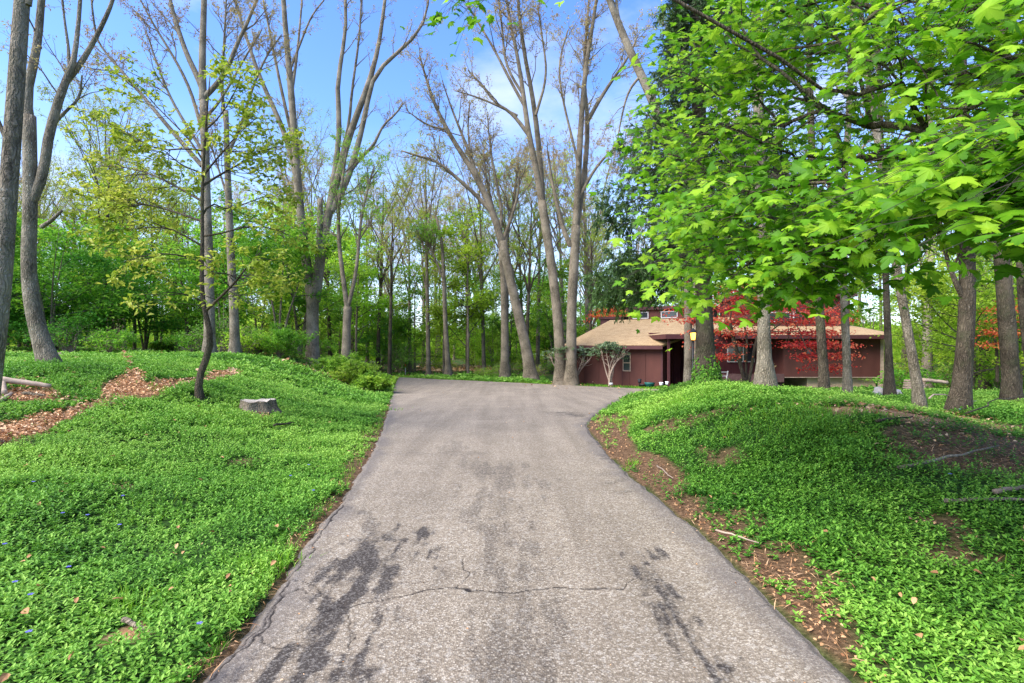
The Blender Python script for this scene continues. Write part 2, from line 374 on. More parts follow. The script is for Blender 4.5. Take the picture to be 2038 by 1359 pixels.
for (u, v, ru, rv, amp) in st_blobs:
    cx, cy_ = on_drive(u, v); rx = ru / F * cy_; y0 = on_drive(u, v + rv)[1]; ry = max((cy_ - y0), .03) * 1.25
    d = np.hypot((DX - cx) / rx, (DY - cy_) / ry)
    stain = np.maximum(stain, amp * ss(.15, .85, (1.25 - d) * .5 + (nzs - .5) * 1.7 + (nzf - .5) * 1.3) * (d < 2.2))
tracks = [([(800,1070),(760,1115),(715,1170),(672,1225),(645,1290),(600,1370)], .24, 1.0), ([(1262,1105),(1305,1170),(1330,1230),(1385,1310),(1420,1370)], .15, .95), ([(800,1215),(815,1290),(835,1370)], .08, .6), ([(690,1010),(790,1090)], .1, .5), ([(1010,930),(1000,1080),(1010,1370)], .34, .42), ([(900,880),(985,990)], .16, .35), ([(1215,880),(1262,950)], .06, .7)]
nst = fbm(DX * 9, DY * 1.5, 1.3, 5); nmf = fbm(DX + 31, DY * .8, 1.6, 3)
for pl_, wd_, amp in tracks:
    d = segdist(DX + (nzs - .5) * .25, DY, pxline(pl_)) / wd_
    stain = np.maximum(stain, amp * ss(.14, .85, (1.3 - d) * .55 + (nst - .5) * 2.3 + (nzf - .5) * .9 + (nmf - .5) * 1.1) * (d < 2.4))
edge = np.minimum(DX - (l_ + el)[:, None], (r_ + er)[:, None] - DX)
bro = np.maximum(1 - ss(.05, .30, edge + (nzs - .5) * .35), 0)
DZ = zd(DY) + (fbm(DX, DY, .7, 2) - .5) * .02 - crack * .006 - .03 * (1 - ss(0, .07, edge)) + bro * (nzf - .5) * .012
ny, nx = DX.shape; idx = np.arange(nx * ny).reshape(ny, nx)
dm = MB(); dm.add(np.stack([DX, DY, DZ], -1).reshape(-1, 3), np.stack([idx[:-1, :-1], idx[:-1, 1:], idx[1:, 1:], idx[1:, :-1]], -1).reshape(-1, 4))
m, t = mat_new('tarmac'); g = NG(t); p = g.pos()
v1 = g.n('ShaderNodeTexVoronoi', {'Vector': p, 'Scale': 95.0}); v2 = g.n('ShaderNodeTexVoronoi', {'Vector': p, 'Scale': 46.0})
stone = g.n('ShaderNodeSeparateColor', {0: v1.outputs['Color']}).outputs[0]
stone2 = g.n('ShaderNodeSeparateColor', {0: v2.outputs['Color']}).outputs[1]
agg = g.ramp(stone, (0, (.165, .130, .100)), (.45, (.245, .200, .160)), (.8, (.32, .267, .22)), (1.0, (.47, .41, .355)))
agg = g.mix(g.ramp(stone2, (.82, (0, 0, 0)), (.92, (.45, .45, .45))), agg, (.44, .40, .37))
agg = g.mix(g.ramp(v1.outputs['Distance'], (.4, (0, 0, 0)), (.85, (.6, .6, .6))), agg, (.10, .08, .066))
nL = g.noise(p, .8, 5, .6)
agg = g.mix(1.0, agg, (.93, .93, .86), 'MULTIPLY'); agg = g.mix(.6, agg, g.ramp(g.noise(g.maps(p, (2.6, .16, 1)), 1.0, 4, .6), (.35, (.72, .71, .70)), (.62, (1.1, 1.1, 1.1))), 'MULTIPLY'); agg = g.mix(.55, agg, g.ramp(nL, (.3, (.74, .72, .70)), (.7, (1.2, 1.18, 1.16))), 'MULTIPLY')
dark = g.mix(g.ramp(stone, (.5, (0, 0, 0)), (.95, (.5, .5, .5))), (.022, .017, .015), (.2, .18, .16))
sf = g.n('ShaderNodeMapRange', {0: g.math('ADD', g.attr('stain'), g.math('MULTIPLY', g.math('SUBTRACT', g.noise(p, 38, 6, .75), .5), 2.0)), 1: .12, 2: .88, 3: 0.0, 4: .9}).outputs[0]
sf = g.math('MULTIPLY', sf, g.math('GREATER_THAN', g.attr('stain'), .02))
col = g.mix(sf, agg, dark)
col = g.mix(g.math('MULTIPLY', g.attr('broken'), .55), col, (.10, .088, .085))
rust = g.ramp(g.noise(p, 3.1, 2), (.76, (0, 0, 0)), (.82, (.5, .5, .5))); col = g.mix(rust, col, (.30, .12, .05))
col = g.mix(g.attr('crack'), col, (.018, .014, .012))
g.out(g.bsdf(col, .85, g.bump(g.math('ADD', stone, v1.outputs['Distance']), .55, .006), .25)); M['tarmac'] = m
tag(dm.build('driveway', m, smooth=True, attrs={'crack': crack.ravel(), 'stain': stain.ravel(), 'broken': bro.ravel()}), kind='structure')

# ------------------------------------------------------------------ leaves
def frames(rs, n, nrm, axis, jn, ja):
    N = unit(np.broadcast_to(nrm, (n, 3)) + rs.normal(0, jn, (n, 3)))
    A = np.broadcast_to(axis, (n, 3)) + rs.normal(0, ja, (n, 3)); A = unit(A - (A * N).sum(1, keepdims=True) * N)
    return N, A, np.cross(N, A)
def leaf_quads(mb, p, N, A, B, s, wid=.5, droop=.15, tint=.5):
    """one folded four-corner leaf each"""
    s = np.broadcast_to(s, (len(p),))[:, None]
    V = np.stack([p, p + A*s*.5 + B*s*wid*.5 + N*s*.06, p + A*s - N*s*droop, p + A*s*.5 - B*s*wid*.5 + N*s*.06], 1)
    i = np.arange(len(p))[:, None] * 4
    mb.add(V.reshape(-1, 3), i + np.array([[0, 1, 2, 3]]), np.repeat(np.broadcast_to(tint, (len(p),)), 4))
def leaf_hex(mb, p, N, A, B, s, wid=.5, droop=.18, fold=.12, tint=.5):
    s = np.broadcast_to(s, (len(p),))[:, None]
    q = lambda a, b, n_: p + A*s*a + B*s*b*wid + N*s*n_
    V = np.stack([p, q(.28, .42, fold*.8), q(.68, .40, fold*.5 - droop*.5), q(1, 0, -droop), q(.68, -.40, fold*.5 - droop*.5), q(.28, -.42, fold*.8), q(.5, 0, -droop*.2)], 1)
    V = V.reshape(-1, 3); i = np.arange(len(p))[:, None] * 7 + mb.n
    mb.add(V, i - mb.n + np.array([[0, 6, 2, 1]]), np.repeat(np.broadcast_to(tint, (len(p),)), 7))
    mb.f.append(i + np.array([[0, 5, 4, 6]])); mb.f.append(i + np.array([[6, 3, 2]])); mb.f.append(i + np.array([[6, 4, 3]]))
_h = [(.05,0),(.33,-.07),(.27,.06),(.44,.12),(.34,.20),(.66,.40),(.50,.43),(.53,.56),(.38,.52),(.23,.49),(.27,.68),(.14,.73),(.15,.85)]
MAPLE = np.array([(0, .02)] + _h + [(0, 1.0)] + [(-x, y) for x, y in _h[::-1]]) ; MAPLE[:, 1] -= .02
def maple_leaves(mb, p, N, A, B, s, tint, droop=.3):
    n = len(p); k = len(MAPLE); s = np.broadcast_to(s, (n,))[:, None, None]
    xy = np.vstack([[(0, .36)], MAPLE]); r2 = (xy[:, 0]**2 + (xy[:, 1] - .36)**2)
    V = p[:, None] + s * (A[:, None] * xy[None, :, 1:2] + B[:, None] * xy[None, :, :1] - N[:, None] * (np.broadcast_to(droop, (n,))[:, None] * r2[None])[..., None] + N[:, None] * (np.sin(np.arange(n) * 1.7)[:, None] * .22 * xy[None, :, 0] + np.cos(np.arange(n) * 2.3)[:, None] * .10 * np.sin(xy[None, :, 1] * 5))[..., None])
    i = np.arange(n)[:, None, None] * (k + 1); j = np.arange(k)
    f = np.stack([np.zeros(k, int), 1 + (j + 1) % k, 1 + j], -1)[None]
    mb.add(V.reshape(-1, 3), (i + f).reshape(-1, 3), np.clip(np.repeat(np.broadcast_to(tint, (n,)), k + 1).reshape(n, k + 1) + np.where(np.arange(k + 1) == 0, .22, np.where(np.hypot(xy[:, 0], xy[:, 1] - .36) > .5, -.10, .02))[None], 0, 1).ravel())

# ------------------------------------------------------------------ branching
def resample(pts, rad, n):
    pts = np.asarray(pts, float); d = np.concatenate([[0], np.cumsum(np.linalg.norm(np.diff(pts, axis=0), axis=1))])
    # smooth by corner cutting, then sample evenly
    q, r = pts, np.asarray(rad, float)
    for _ in range(2):
        a = q[:-1] * .75 + q[1:] * .25; b = q[:-1] * .25 + q[1:] * .75; ra = r[:-1] * .75 + r[1:] * .25; rb = r[:-1] * .25 + r[1:] * .75
        q = np.vstack([q[:1], np.stack([a, b], 1).reshape(-1, 3), q[-1:]]); r = np.concatenate([r[:1], np.stack([ra, rb], 1).ravel(), r[-1:]])
    d = np.concatenate([[0], np.cumsum(np.linalg.norm(np.diff(q, axis=0), axis=1))]); t = np.linspace(0, d[-1], n)
    return np.stack([np.interp(t, d, q[:, k]) for k in range(3)], 1), np.interp(t, d, r)
def sprout(rs, pts, rad, count, length, ang, n=5, wig=.12, up=.05, tmin=.25, tmax=1.0, rr=.55, rmax=None, rmin=.004, tip=.35, short=.5):
    """children branches: pts (m,n0,3) parents -> (count,n,3)"""
    m, n0, _ = pts.shape
    Lp = np.linalg.norm(np.diff(pts, axis=1), axis=2).sum(1); pi = rs.choice(m, count, p=Lp / Lp.sum())
    t = tmin + (tmax - tmin) * rs.rand(count) ** .8; x = t * (n0 - 1); i = np.minimum(x.astype(int), n0 - 2); fr = (x - i)[:, None]
    p0 = pts[pi, i] * (1 - fr) + pts[pi, i+1] * fr; r0 = rad[pi, i] * (1 - fr[:, 0]) + rad[pi, i+1] * fr[:, 0]
    d = unit(pts[pi, i+1] - pts[pi, i])
    rnd = rs.normal(size=(count, 3)); perp = unit(rnd - (rnd * d).sum(1, keepdims=True) * d)
    a = np.radians(rs.uniform(ang[0], ang[1], count))[:, None]
    d = unit(np.cos(a) * d + np.sin(a) * perp)
    L = length * rs.uniform(.55, 1.25, count) * (1 - short * t)
    out = np.empty((count, n, 3)); out[:, 0] = p0; st = (L / (n - 1))[:, None]
    for k in range(1, n):
        d = unit(d + rs.normal(0, wig, (count, 3)) + np.array([0, 0, up])); out[:, k] = out[:, k-1] + d * st
    r0 = np.maximum(r0 * rr, rmin)
    if rmax is not None: r0 = np.minimum(r0, rmax)
    R = r0[:, None] * np.linspace(1, tip, n)[None]
    return out, np.maximum(R, rmin * .7)
def on_branches(rs, pts, count, tmin=.2):
    m, n0, _ = pts.shape; pi = rs.randint(0, m, count); x = (tmin + (1 - tmin) * rs.rand(count)) * (n0 - 1) * .999
    i = x.astype(int); fr = (x - i)[:, None]
    return pts[pi, i] * (1 - fr) + pts[pi, i+1] * fr, unit(pts[pi, i+1] - pts[pi, i])

def limb(px, D, w, n=14, wobble=.0):
    """trunk or limb traced at photo pixels: px [(u,v)...], D distance(s), w width(s) in pixels"""
    px = np.asarray(px, float); D = np.interp(np.linspace(0, 1, len(px)), np.linspace(0, 1, np.size(D)), np.atleast_1d(D))
    W = np.interp(np.linspace(0, 1, len(px)), np.linspace(0, 1, np.size(w)), np.atleast_1d(w))
    return resample(Pn(px, D), W / np.sqrt(1 + ((px[:, 0] - CU) / F)**2) / F * D / 2, n)

def flare(pts, rad, amt=.55, z=.5):
    g0 = pts[0, 2]; k = np.exp(-np.maximum(pts[:, 2] - g0, 0) / z); return rad * (1 + amt * k)

# ------------------------------------------------------------------ traced trees
def tint_at(rs, p, s=.6, spread=.28):
    """clumps of lighter and darker leaf colour through a crown"""
    return np.clip(.5 + (vnoise(p[:, 0] + p[:, 2]*.7, p[:, 1] + p[:, 2]*.9, s) - .5) * .9 + rs.normal(0, spread * .6, len(p)), 0, 1)
def twiggery(rs, mb, tw, limbs, n1, L1, n2, L2, n3=0, L3=.5, ang=(22, 50), up=.05, tmin=.3, r1=.04, k=5):
    """branches of three orders on the limbs; returns the thinnest ones"""
    rl = [resample(l[0], l[1], 14) for l in limbs]; pts = np.stack([l[0] for l in rl]); rad = np.stack([l[1] for l in rl])
    a, ra = sprout(rs, pts, rad, n1, L1, ang, 6, .13, up, tmin, 1, .5, r1); mb.tubes(a, ra, k)
    b, rb = sprout(rs, np.concatenate([a, pts[:, -6:] if pts.shape[1] >= 6 else a[:1]]), np.concatenate([ra, rad[:, -6:]]), n2, L2, (20, 55), 5, .16, up, .1, 1, .55, .018, .005); tw.tubes(b, rb, 4, cap=False)
    c = b
    if n3:
        c, rc = sprout(rs, b, rb, n3, L3, (20, 60), 4, .2, up, .05, 1, .6, .008, .0035); tw.tubes(c, rc, 3, cap=False)
    return a, b, c
def bare_tree(name, label, group, limbs, bark, seed, n=(26, 150, 500), L=(3.0, 1.3, .55), buds=2200, bs=.095, budmat='bud', root=None, flr=.5, tmin=.35, up=.06, extra=None, r1=.04, cat='tree'):
    rs = np.random.RandomState(seed); mb, tw, lf = MB(), MB(), MB()
    base = limbs[0][0][0]; o = thing(name, root if root is not None else base, label, cat, group)
    for i, (p, r) in enumerate(limbs):
        if i == 0: r = flare(p, r, flr, .35)
        mb.tubes(p, r, 12 if i < 3 else 8)
    a, b, c = twiggery(rs, mb, tw, limbs[1:] if len(limbs) > 1 else limbs, *[x for z_ in zip(n, L) for x in z_], up=up, tmin=tmin, r1=r1)
    if extra: extra(rs, mb, tw, lf)
    tr = mb.build('trunk', M[bark], o, True)
    if buds:
        buds = int(buds * 2.2)
        p, d = on_branches(rs, np.concatenate([c]), buds, .1)
        N, A, B = frames(rs, buds, (0, 0, .5), (0, 0, -.5), .8, .8)
        leaf_quads(lf, p + rs.normal(0, .03, p.shape), N, A, B, bs * rs.uniform(.5, 1.5, buds), .42, .2, tint_at(rs, p, .8, .4))
        lf.build('foliage', M[budmat], o)
    if tw.n: tw.build('crown', M['twig_dark' if bark == 'bark_dark' else 'twig'], o)
    return o
def gl(px, D, w, n=14):
    """limb whose foot is sunk to the ground under its first pixel, at the distance the ground has there"""
    p, r = limb(px, D, w, n); return p, r
def gD(u, v): return float(G(u, v)[1])

# far-left leaning trunk, very close
D1 = 6.3
foot = P(-46, 930, D1); foot[2] = H(foot[0], foot[1]) - .1
tr = limb([(-46,930),(-14,720),(4,560),(14,420),(24,280),(34,140),(44,0),(56,-170),(70,-330)], D1, [52,48,44,41,39,37,34,31,28], 22); tr[0][0] = foot
br = [tr, limb([(56,10),(66,-60),(80,-200),(120,-330)], D1, [16,8]), limb([(22,300),(-30,180),(-120,60),(-200,-120)], D1, [12,5]), limb([(52,-90),(10,-220),(-60,-340)], D1, [20,8])]
bare_tree('leaning_tree', 'close grey lichen-spotted trunk leaning in at the left picture edge', None, br, 'bark_spot', 11, (14, 60, 200), (2.0, .9, .4), 500, .06)

# forked tree at the left with the bend at its foot
D2 = gD(98, 728)
tr = limb([(101,732),(80,672),(62,600),(56,520),(60,430),(60,330),(58,230)], D2, [40,38,35,33,32,31,30], 20)
br = [tr, limb([(58,250),(52,190),(64,140),(76,80),(82,0),(96,-120),(120,-260)], D2, [26,22,20,17,14,8]),
      limb([(64,400),(86,352),(96,270),(112,215),(128,165),(143,140),(150,100),(156,50),(160,-10),(168,-120)], [D2,D2+.3], [24,23,22,20,16,12,10,9,6]),
      limb([(128,165),(150,142),(172,108),(192,72),(214,28),(228,-10),(250,-90)], D2+.3, [16,13,11,9,6]),
      limb([(140,150),(137,120),(136,90),(128,40),(122,-30)], D2+.3, [10,8,6,4]),
      limb([(104,250),(130,222),(160,195),(163,150)], D2+.3, [9,7,4]),
      limb([(192,72),(186,40),(180,-20)], D2+.3, [6,4])]
def stub(rs, mb, tw, lf):
    mb.tubes(*limb([(82,452),(104,438),(124,418)], D2 - .3, [11,10,6], 6), 8)
bare_tree('forked_tree', 'tall brown trunk curving at its foot with a snapped stub, on the left lawn', None, br, 'bark_spot', 12, (26, 130, 420), (1.6, .75, .35), 1100, .055, extra=stub, r1=.02, tmin=.3)

# small crooked tree with layered young leaves
D3 = gD(398, 792)
g0 = P(398, 796, D3)
tr = limb([(398,797),(394,768),(400,738),(413,708),(420,680),(416,650),(405,610),(401,560),(403,480),(402,400),(404,340),(409,260),(414,200),(418,150)], D3, [16,15,15,16,15,13,11,10,9,8,6.5,5,3.5,2], 24)
def flat_branch(u0, v0, pts, w0): return limb([(u0, v0)] + pts, [D3, D3 + rng.uniform(-1.4, 1.6)], [w0, w0*.25], 10)
br = [tr, flat_branch(410,618,[(440,590),(470,560),(500,520),(520,500)],7), flat_branch(403,370,[(430,352),(470,330),(520,300),(560,290)],6), flat_branch(404,350,[(436,310),(470,270),(510,235)],5),
      flat_branch(401,440,[(360,425),(310,410),(250,402),(200,395)],6), flat_branch(402,400,[(350,370),(300,345),(240,330),(180,330)],6), flat_branch(404,320,[(380,280),(340,240),(300,200),(268,160)],5),
      flat_branch(402,470,[(440,465),(490,450),(540,452),(580,470)],5), flat_branch(401,520,[(350,505),(300,505),(250,520)],5), flat_branch(405,600,[(370,585),(330,580),(300,590)],4),
      flat_branch(408,260,[(440,230),(470,180),(480,150)],4), flat_branch(402,430,[(420,400),(450,420),(500,400),(560,380)],5), flat_branch(403,550,[(440,540),(480,555),(540,560)],4),
      flat_branch(406,300,[(370,295),(310,300),(250,260),(200,240)],5), flat_branch(405,345,[(360,330),(320,290),(260,290)],4), flat_branch(403,490,[(370,470),(330,450),(270,455),(210,460)],5)]
rs = np.random.RandomState(13); mb, tw, lf = MB(), MB(), MB()
o = thing('young_tree', tr[0][0], 'small crooked dark-stemmed tree with sparse yellow-green leaves in flat layers', 'tree')
for i, (p, r) in enumerate(br): mb.tubes(p, flare(p, r, .5, .25) if i == 0 else r, 8)
mb.build('trunk', M['bark_dark'], o, True)
pts = np.stack([resample(p, r, 12)[0] for p, r in br[1:]]); rad = np.stack([resample(p, r, 12)[1] for p, r in br[1:]])
b, rb = sprout(rs, pts, rad, 280, 1.3, (25, 60), 6, .12, .0, .15, 1, .6, .008, .004); b[:, :, 2] = b[:, :1, 2] + (b[:, :, 2] - b[:, :1, 2]) * .7; tw.tubes(b, rb, 4)
c, rc = sprout(rs, b, rb, 700, .55, (25, 65), 4, .15, 0, .1, 1, .6, .005, .0028); c[:, :, 2] = c[:, :1, 2] + (c[:, :, 2] - c[:, :1, 2]) * .8; tw.tubes(c, rc, 3)
n = 8500; p, d = on_branches(rs, np.concatenate([c, b[:, -4:]]), n, .15); N, A, B = frames(rs, n, (0, -.25, 1), (0, -.2, -.35), .45, .9)
leaf_quads(lf, p, N, A, B, .105 * rs.uniform(.5, 1.35, n), .55, .25, tint_at(rs, p, .9, .5))
tw.build('crown', M['twig_dark'], o); lf.build('foliage', M['young'], o)

# tall grey trees behind it
D4 = 24.0
def rooted(px, D, w, n=18):
    p, r = limb(px, D, w, n); p[0, 2] = min(p[0, 2], H(p[0, 0], p[0, 1]) - .05); return p, r
bare_tree('tall_tree', 'tall grey trunk right behind the small crooked tree, forking high up', None, [rooted([(417,705),(417,620),(415,500),(411,400),(408,300),(404,190)], D4, [25,22,20,18,17,16]),
    limb([(404,200),(402,120),(405,40),(408,-60),(412,-220)], D4, [17,13,8]), limb([(404,180),(392,150),(372,110),(355,60),(338,0),(320,-90)], D4, [14,11,6]), limb([(405,195),(430,170),(452,140),(470,90),(500,30),(530,-60)], D4, [13,10,5]),
    limb([(402,330),(350,270),(300,210),(250,150),(205,100),(190,70)], D4, [11,8,4]), limb([(402,260),(380,180),(350,120),(300,40),(270,-20)], D4, [9,6,3]), limb([(403,240),(440,200),(490,110),(520,60)], D4, [8,5,3]), limb([(403,300),(340,200),(310,120),(290,60)], D4, [8,5,3])], 'bark_grey', 14, (34, 190, 700), (3.4, 1.6, .7), 1900, .10, r1=.045)
bare_tree('tall_tree', 'straight pale grey trunk between the crooked tree and the big forked tree', None, [rooted([(468,707),(466,620),(460,520),(456,420),(452,320),(450,220)], D4 + 1.5, [22,19,17,15,13,10]),
    limb([(451,260),(440,180),(446,90),(452,-40)], D4 + 1.5, [9,6,3]), limb([(452,310),(480,250),(500,180),(530,110),(560,70)], D4 + 1.5, [8,5,3]), limb([(455,400),(430,320),(410,260)], D4 + 1.5, [6,4,2])], 'bark_grey', 15, (26, 140, 600), (2.8, 1.3, .6), 1700, .10)

# the big forked tree
D5 = gD(622, 718)
bare_tree('forked_tree', 'big forked tree with pale flaking bark and a split at its foot, above the bushes', None, [rooted([(622,722),(622,660),(622,600),(625,572)], D5, [29,26,25,26], 12),
    limb([(620,600),(612,540),(604,470),(595,400),(588,300),(580,190),(572,100),(565,20),(560,-80),(556,-220)], D5, [22,20,18,17,15,13,11,9,6], 20),
    limb([(590,350),(572,280),(556,240),(535,195),(512,140),(492,80),(470,10),(455,-60)], D5, [12,11,10,8,6,4]),
    limb([(626,600),(634,540),(645,470),(655,415),(668,370),(690,285),(715,215),(738,155),(755,85),(765,10),(780,-120)], D5, [24,22,19,17,15,14,12,9,7,5], 20),
    limb([(651,430),(664,360),(673,290),(676,240),(670,180),(680,110),(690,50),(686,-20),(690,-120)], D5, [13,12,11,10,8,6,5]),
    limb([(660,420),(692,360),(715,280),(728,220),(742,150),(790,105),(830,70),(850,30),(855,-30)], D5, [14,12,11,9,7,5,3]),
    limb([(678,372),(712,318),(745,290),(760,250),(790,225),(802,205)], D5, [9,8,6,5,4,3]),
    limb([(631,545),(634,500),(637,440),(637,396)], D5 - .2, [13,13,12,11]),
    limb([(668,372),(676,320),(695,250),(700,180),(715,80),(720,-10)], D5 + .5, [9,7,5,4]),
    limb([(573,150),(600,80),(620,30),(645,0)], D5, [6,4,3]), limb([(588,300),(560,180),(540,80),(520,-20)], D5 + .6, [8,6,4]), limb([(580,190),(590,120),(598,40),(605,-60)], D5, [7,5,3])], 'bark_grey', 16, (46, 260, 950), (2.4, 1.2, .55), 2400, .085, flr=.25, r1=.035)

# slender forked tree right of it
D6 = gD(690, 700) if gD(690, 700) < 40 else 30.
bare_tree('slender_tree', 'slender two-stemmed brown trunk rising from the bushes right of the big fork', None, [rooted([(689,702),(690,650),(692,610)], 27, [20,16,17], 10), limb([(691,612),(684,560),(676,500),(672,430),(680,370),(690,300)], 27, [11,9,8,6,4]), limb([(692,612),(702,575),(712,520),(716,450),(730,380),(745,330)], 27, [9,8,6,5,3])], 'bark_warm', 17, (24, 130, 500), (2.6, 1.2, .6), 1800, .10, 'green')

# trees at the far end of the drive
D7 = 33.0
bare_tree('arching_tree', 'leaning brown tree at the drive end with a long arching crown to the left', None, [rooted([(1057,752),(1047,690),(1030,620),(1012,540),(1000,480)], D7, [26,21,19,18,17], 16),
    limb([(1000,490),(990,450),(972,400),(945,345),(915,300),(885,250),(862,200),(846,150),(835,110)], D7, [15,14,13,11,9,7,5,3], 18), limb([(985,430),(950,390),(905,350),(870,320),(830,310),(800,300)], D7, [9,8,6,5,3]), limb([(950,352),(925,280),(900,220),(880,160)], D7, [8,6,4,2]),
    limb([(995,470),(1000,420),(985,350),(975,290),(970,230)], D7, [8,6,4,2]), limb([(1000,480),(1020,430),(1035,370),(1030,310)], D7, [8,6,4,2]), limb([(890,258),(850,250),(810,220)], D7, [5,4,2]), limb([(975,400),(940,330),(930,260),(935,200)], D7, [6,4,2])], 'bark_warm', 18, (46, 260, 1100), (3.0, 1.5, .75), 2600, .11, r1=.04)
D8 = 36.0
bare_tree('tall_tree', 'straight grey trunk just left of the leaning brown tree at the drive end', None, [rooted([(1005,738),(1005,650),(1003,560),(998,500)], D8, [18,15,14,12], 12), limb([(998,505),(985,430),(970,370),(962,300)], D8, [9,7,5,3]), limb([(1000,520),(1012,450),(1025,390),(1030,330)], D8, [8,6,3])], 'bark_warm', 19, (26, 150, 650), (3.0, 1.5, .7), 1500, .11)
bare_tree('slender_tree', 'thin dark trunk standing at the left of the drive end leaf litter', None, [rooted([(893,750),(890,700),(886,640),(884,560),(880,480),(868,430)], 38., [13,10,9,8,6,4], 14), limb([(884,560),(860,500),(845,470)], 38., [5,3])], 'bark_warm', 20, (22, 130, 500), (2.6, 1.3, .6), 1700, .12, 'green')
D9 = 29.5
bare_tree('twin_tree', 'left trunk of the close pair beside the house corner, fanning out high to the left', None, [rooted([(1116,752),(1114,690),(1108,610),(1098,530),(1086,450),(1078,400)], D9, [24,21,19,18,18,17], 18),
    limb([(1079,405),(1066,330),(1050,255),(1042,190),(1030,110),(1012,30),(1000,-60)], D9, [14,12,10,8,6,4], 16), limb([(1080,410),(1076,330),(1068,250),(1058,180),(1044,110),(1034,40),(1028,-50)], D9 + .8, [13,11,9,7,5], 16),
    limb([(1052,268),(1020,225),(985,205),(960,170),(932,140)], D9, [9,7,5,4,3]), limb([(1046,215),(1010,150),(985,100),(955,50),(930,10)], D9, [7,6,4,3]), limb([(1042,190),(1005,130),(1000,60),(990,-20)], D9, [6,5,3]), limb([(1066,230),(1090,150),(1080,80),(1070,10)], D9, [6,4,3]), limb([(1030,230),(980,205),(940,190),(905,180)], D9, [5,4,2])], 'bark_warm', 21, (40, 240, 1000), (2.8, 1.4, .65), 2600, .10, r1=.035)
bare_tree('twin_tree', 'right trunk of the close pair beside the house corner, straight then forking upward', None, [rooted([(1137,752),(1137,690),(1138,600),(1143,520),(1146,450)], D9 - .4, [24,21,20,19,18], 16),
    limb([(1145,460),(1150,380),(1153,300),(1158,220),(1166,130),(1178,60),(1190,-20),(1200,-140)], D9 - .4, [15,13,12,10,8,6,5], 16), limb([(1146,460),(1160,370),(1168,300),(1170,230),(1162,170),(1165,90),(1172,0)], D9, [13,11,9,8,6,4], 16),
    limb([(1136,490),(1122,460),(1110,410),(1098,360),(1090,300)], D9 - .4, [12,10,8,6,4]), limb([(1170,240),(1195,195),(1225,150),(1250,115),(1270,70)], D9, [9,7,5,3]), limb([(1150,400),(1180,340),(1215,300),(1245,285)], D9 - .4, [8,6,4,3]), limb([(1152,330),(1140,280),(1120,200),(1110,130),(1130,60)], D9 - .8, [6,5,4,3])], 'bark_warm', 22, (40, 240, 1000), (2.8, 1.4, .65), 2400, .10, r1=.035)

# trunks under the maple, right half
def rtrunk(label, px, D, w, seed, bark='bark_grey', limbs=(), n=(10, 50, 200), L=(2.2, 1.1, .5), buds=600, bm='green', nm='tall_tree', flr=.35, **kw):
    return bare_tree(nm, label, None, [rooted(px, D, w)] + [limb(p, D, w_) for p, w_ in limbs], bark, seed, n, L, buds, .1, bm, flr=flr, **kw)
DT = {k: gD(*q) for k, q in dict(a=(1522,768), b=(1640,783), c=(1686,783), d=(1769,785), e=(1832,814), f=(1905,822), g=(2012,800), lamp=(1379,766), s=(1405,758)).items()}
DT.update(s=13.3, a=11.0, b=10.5, c=13.5, d=14.5, lamp=12.3)
print('trunk distances', {k: round(v, 1) for k, v in DT.items()})
D14 = DT['a']
rtrunk('grey-brown trunk left of the red maple stems, in front of the house wing', [(1524,770),(1521,720),(1520,620),(1518,480),(1512,300),(1506,100),(1500,-200)], D14, [42,28,25,24,22,20,16], 31)
rtrunk('dark trunk in front of the right end of the house wing, leaning slightly left', [(1641,790),(1639,730),(1632,640),(1628,560),(1620,400),(1612,200),(1606,-150)], DT['b'], [22,20,19,18,16,14,11], 32, 'bark_dark')
rtrunk('slim pale trunk before the beige house foundation', [(1687,788),(1686,730),(1682,640),(1678,560),(1676,400),(1690,250),(1700,-100)], DT['c'], [19,17,17,16,15,14,10], 33)
rtrunk('slim trunk with rocks at its foot just right of the house', [(1771,790),(1769,720),(1766,640),(1763,560),(1760,420),(1752,250),(1745,0)], DT['d'], [24,17,15,14,13,11,9], 34, 'bark_dark')
rtrunk('trunk leaning left in front of the wooden steps', [(1832,822),(1825,760),(1812,690),(1798,610),(1784,530),(1772,440),(1750,300),(1720,100),(1700,-80)], DT['e'], [28,23,21,20,20,18,17,15,12], 35)
rtrunk('thick dark mossy trunk with a wide foot amid brush, right side', [(1906,828),(1913,780),(1918,720),(1924,640),(1926,560),(1922,440),(1918,320),(1915,200),(1908,60),(1900,-150)], DT['f'], [52,42,39,37,36,34,31,28,26,22], 36, 'bark_dark', [([(1922,600),(1900,560),(1880,500),(1868,440)], [16,10,6])], flr=.3)
rtrunk('bumpy dark trunk at the right picture edge', [(2014,805),(2012,760),(2008,700),(2004,640),(1998,570),(1992,500),(1990,420),(1984,300),(1990,100),(2000,-100)], DT['g'], [42,37,38,39,34,34,31,28,25,20], 37, 'bark_dark', [([(1992,520),(1975,480),(1960,430)], [22,14])])
for (px, D, w_, sd_, lab) in [([(1371,768),(1370,700),(1370,640),(1368,500),(1366,300),(1360,0)], 18.5, [19,17,16,15,14,12], 38, 'pale trunk left of the lamp post by the house entrance'),
        ([(1388,768),(1386,700),(1385,640),(1383,500),(1380,300)], 21., [13,12,11,10,8], 39, 'thin grey trunk right behind the lamp post'),
        ([(2062,790),(2045,680),(2035,600),(2030,480),(2020,300)], 15., [26,24,22,20,16], 40, 'dark trunk half cut off by the right picture edge'),
        ([(1846,735),(1845,650),(1850,560),(1855,420),(1850,250),(1845,60)], 26., [22,20,19,18,16,12], 41, 'straight background trunk behind the wooden steps'),
        ([(1960,720),(1955,620),(1945,560),(1940,440)], 24., [22,19,17,14], 42, 'background trunk between the two thick dark right-hand trunks')]:
    rtrunk(lab, px, D, w_, sd_, 'bark_dark' if sd_ in (40, 42) else 'bark_grey')

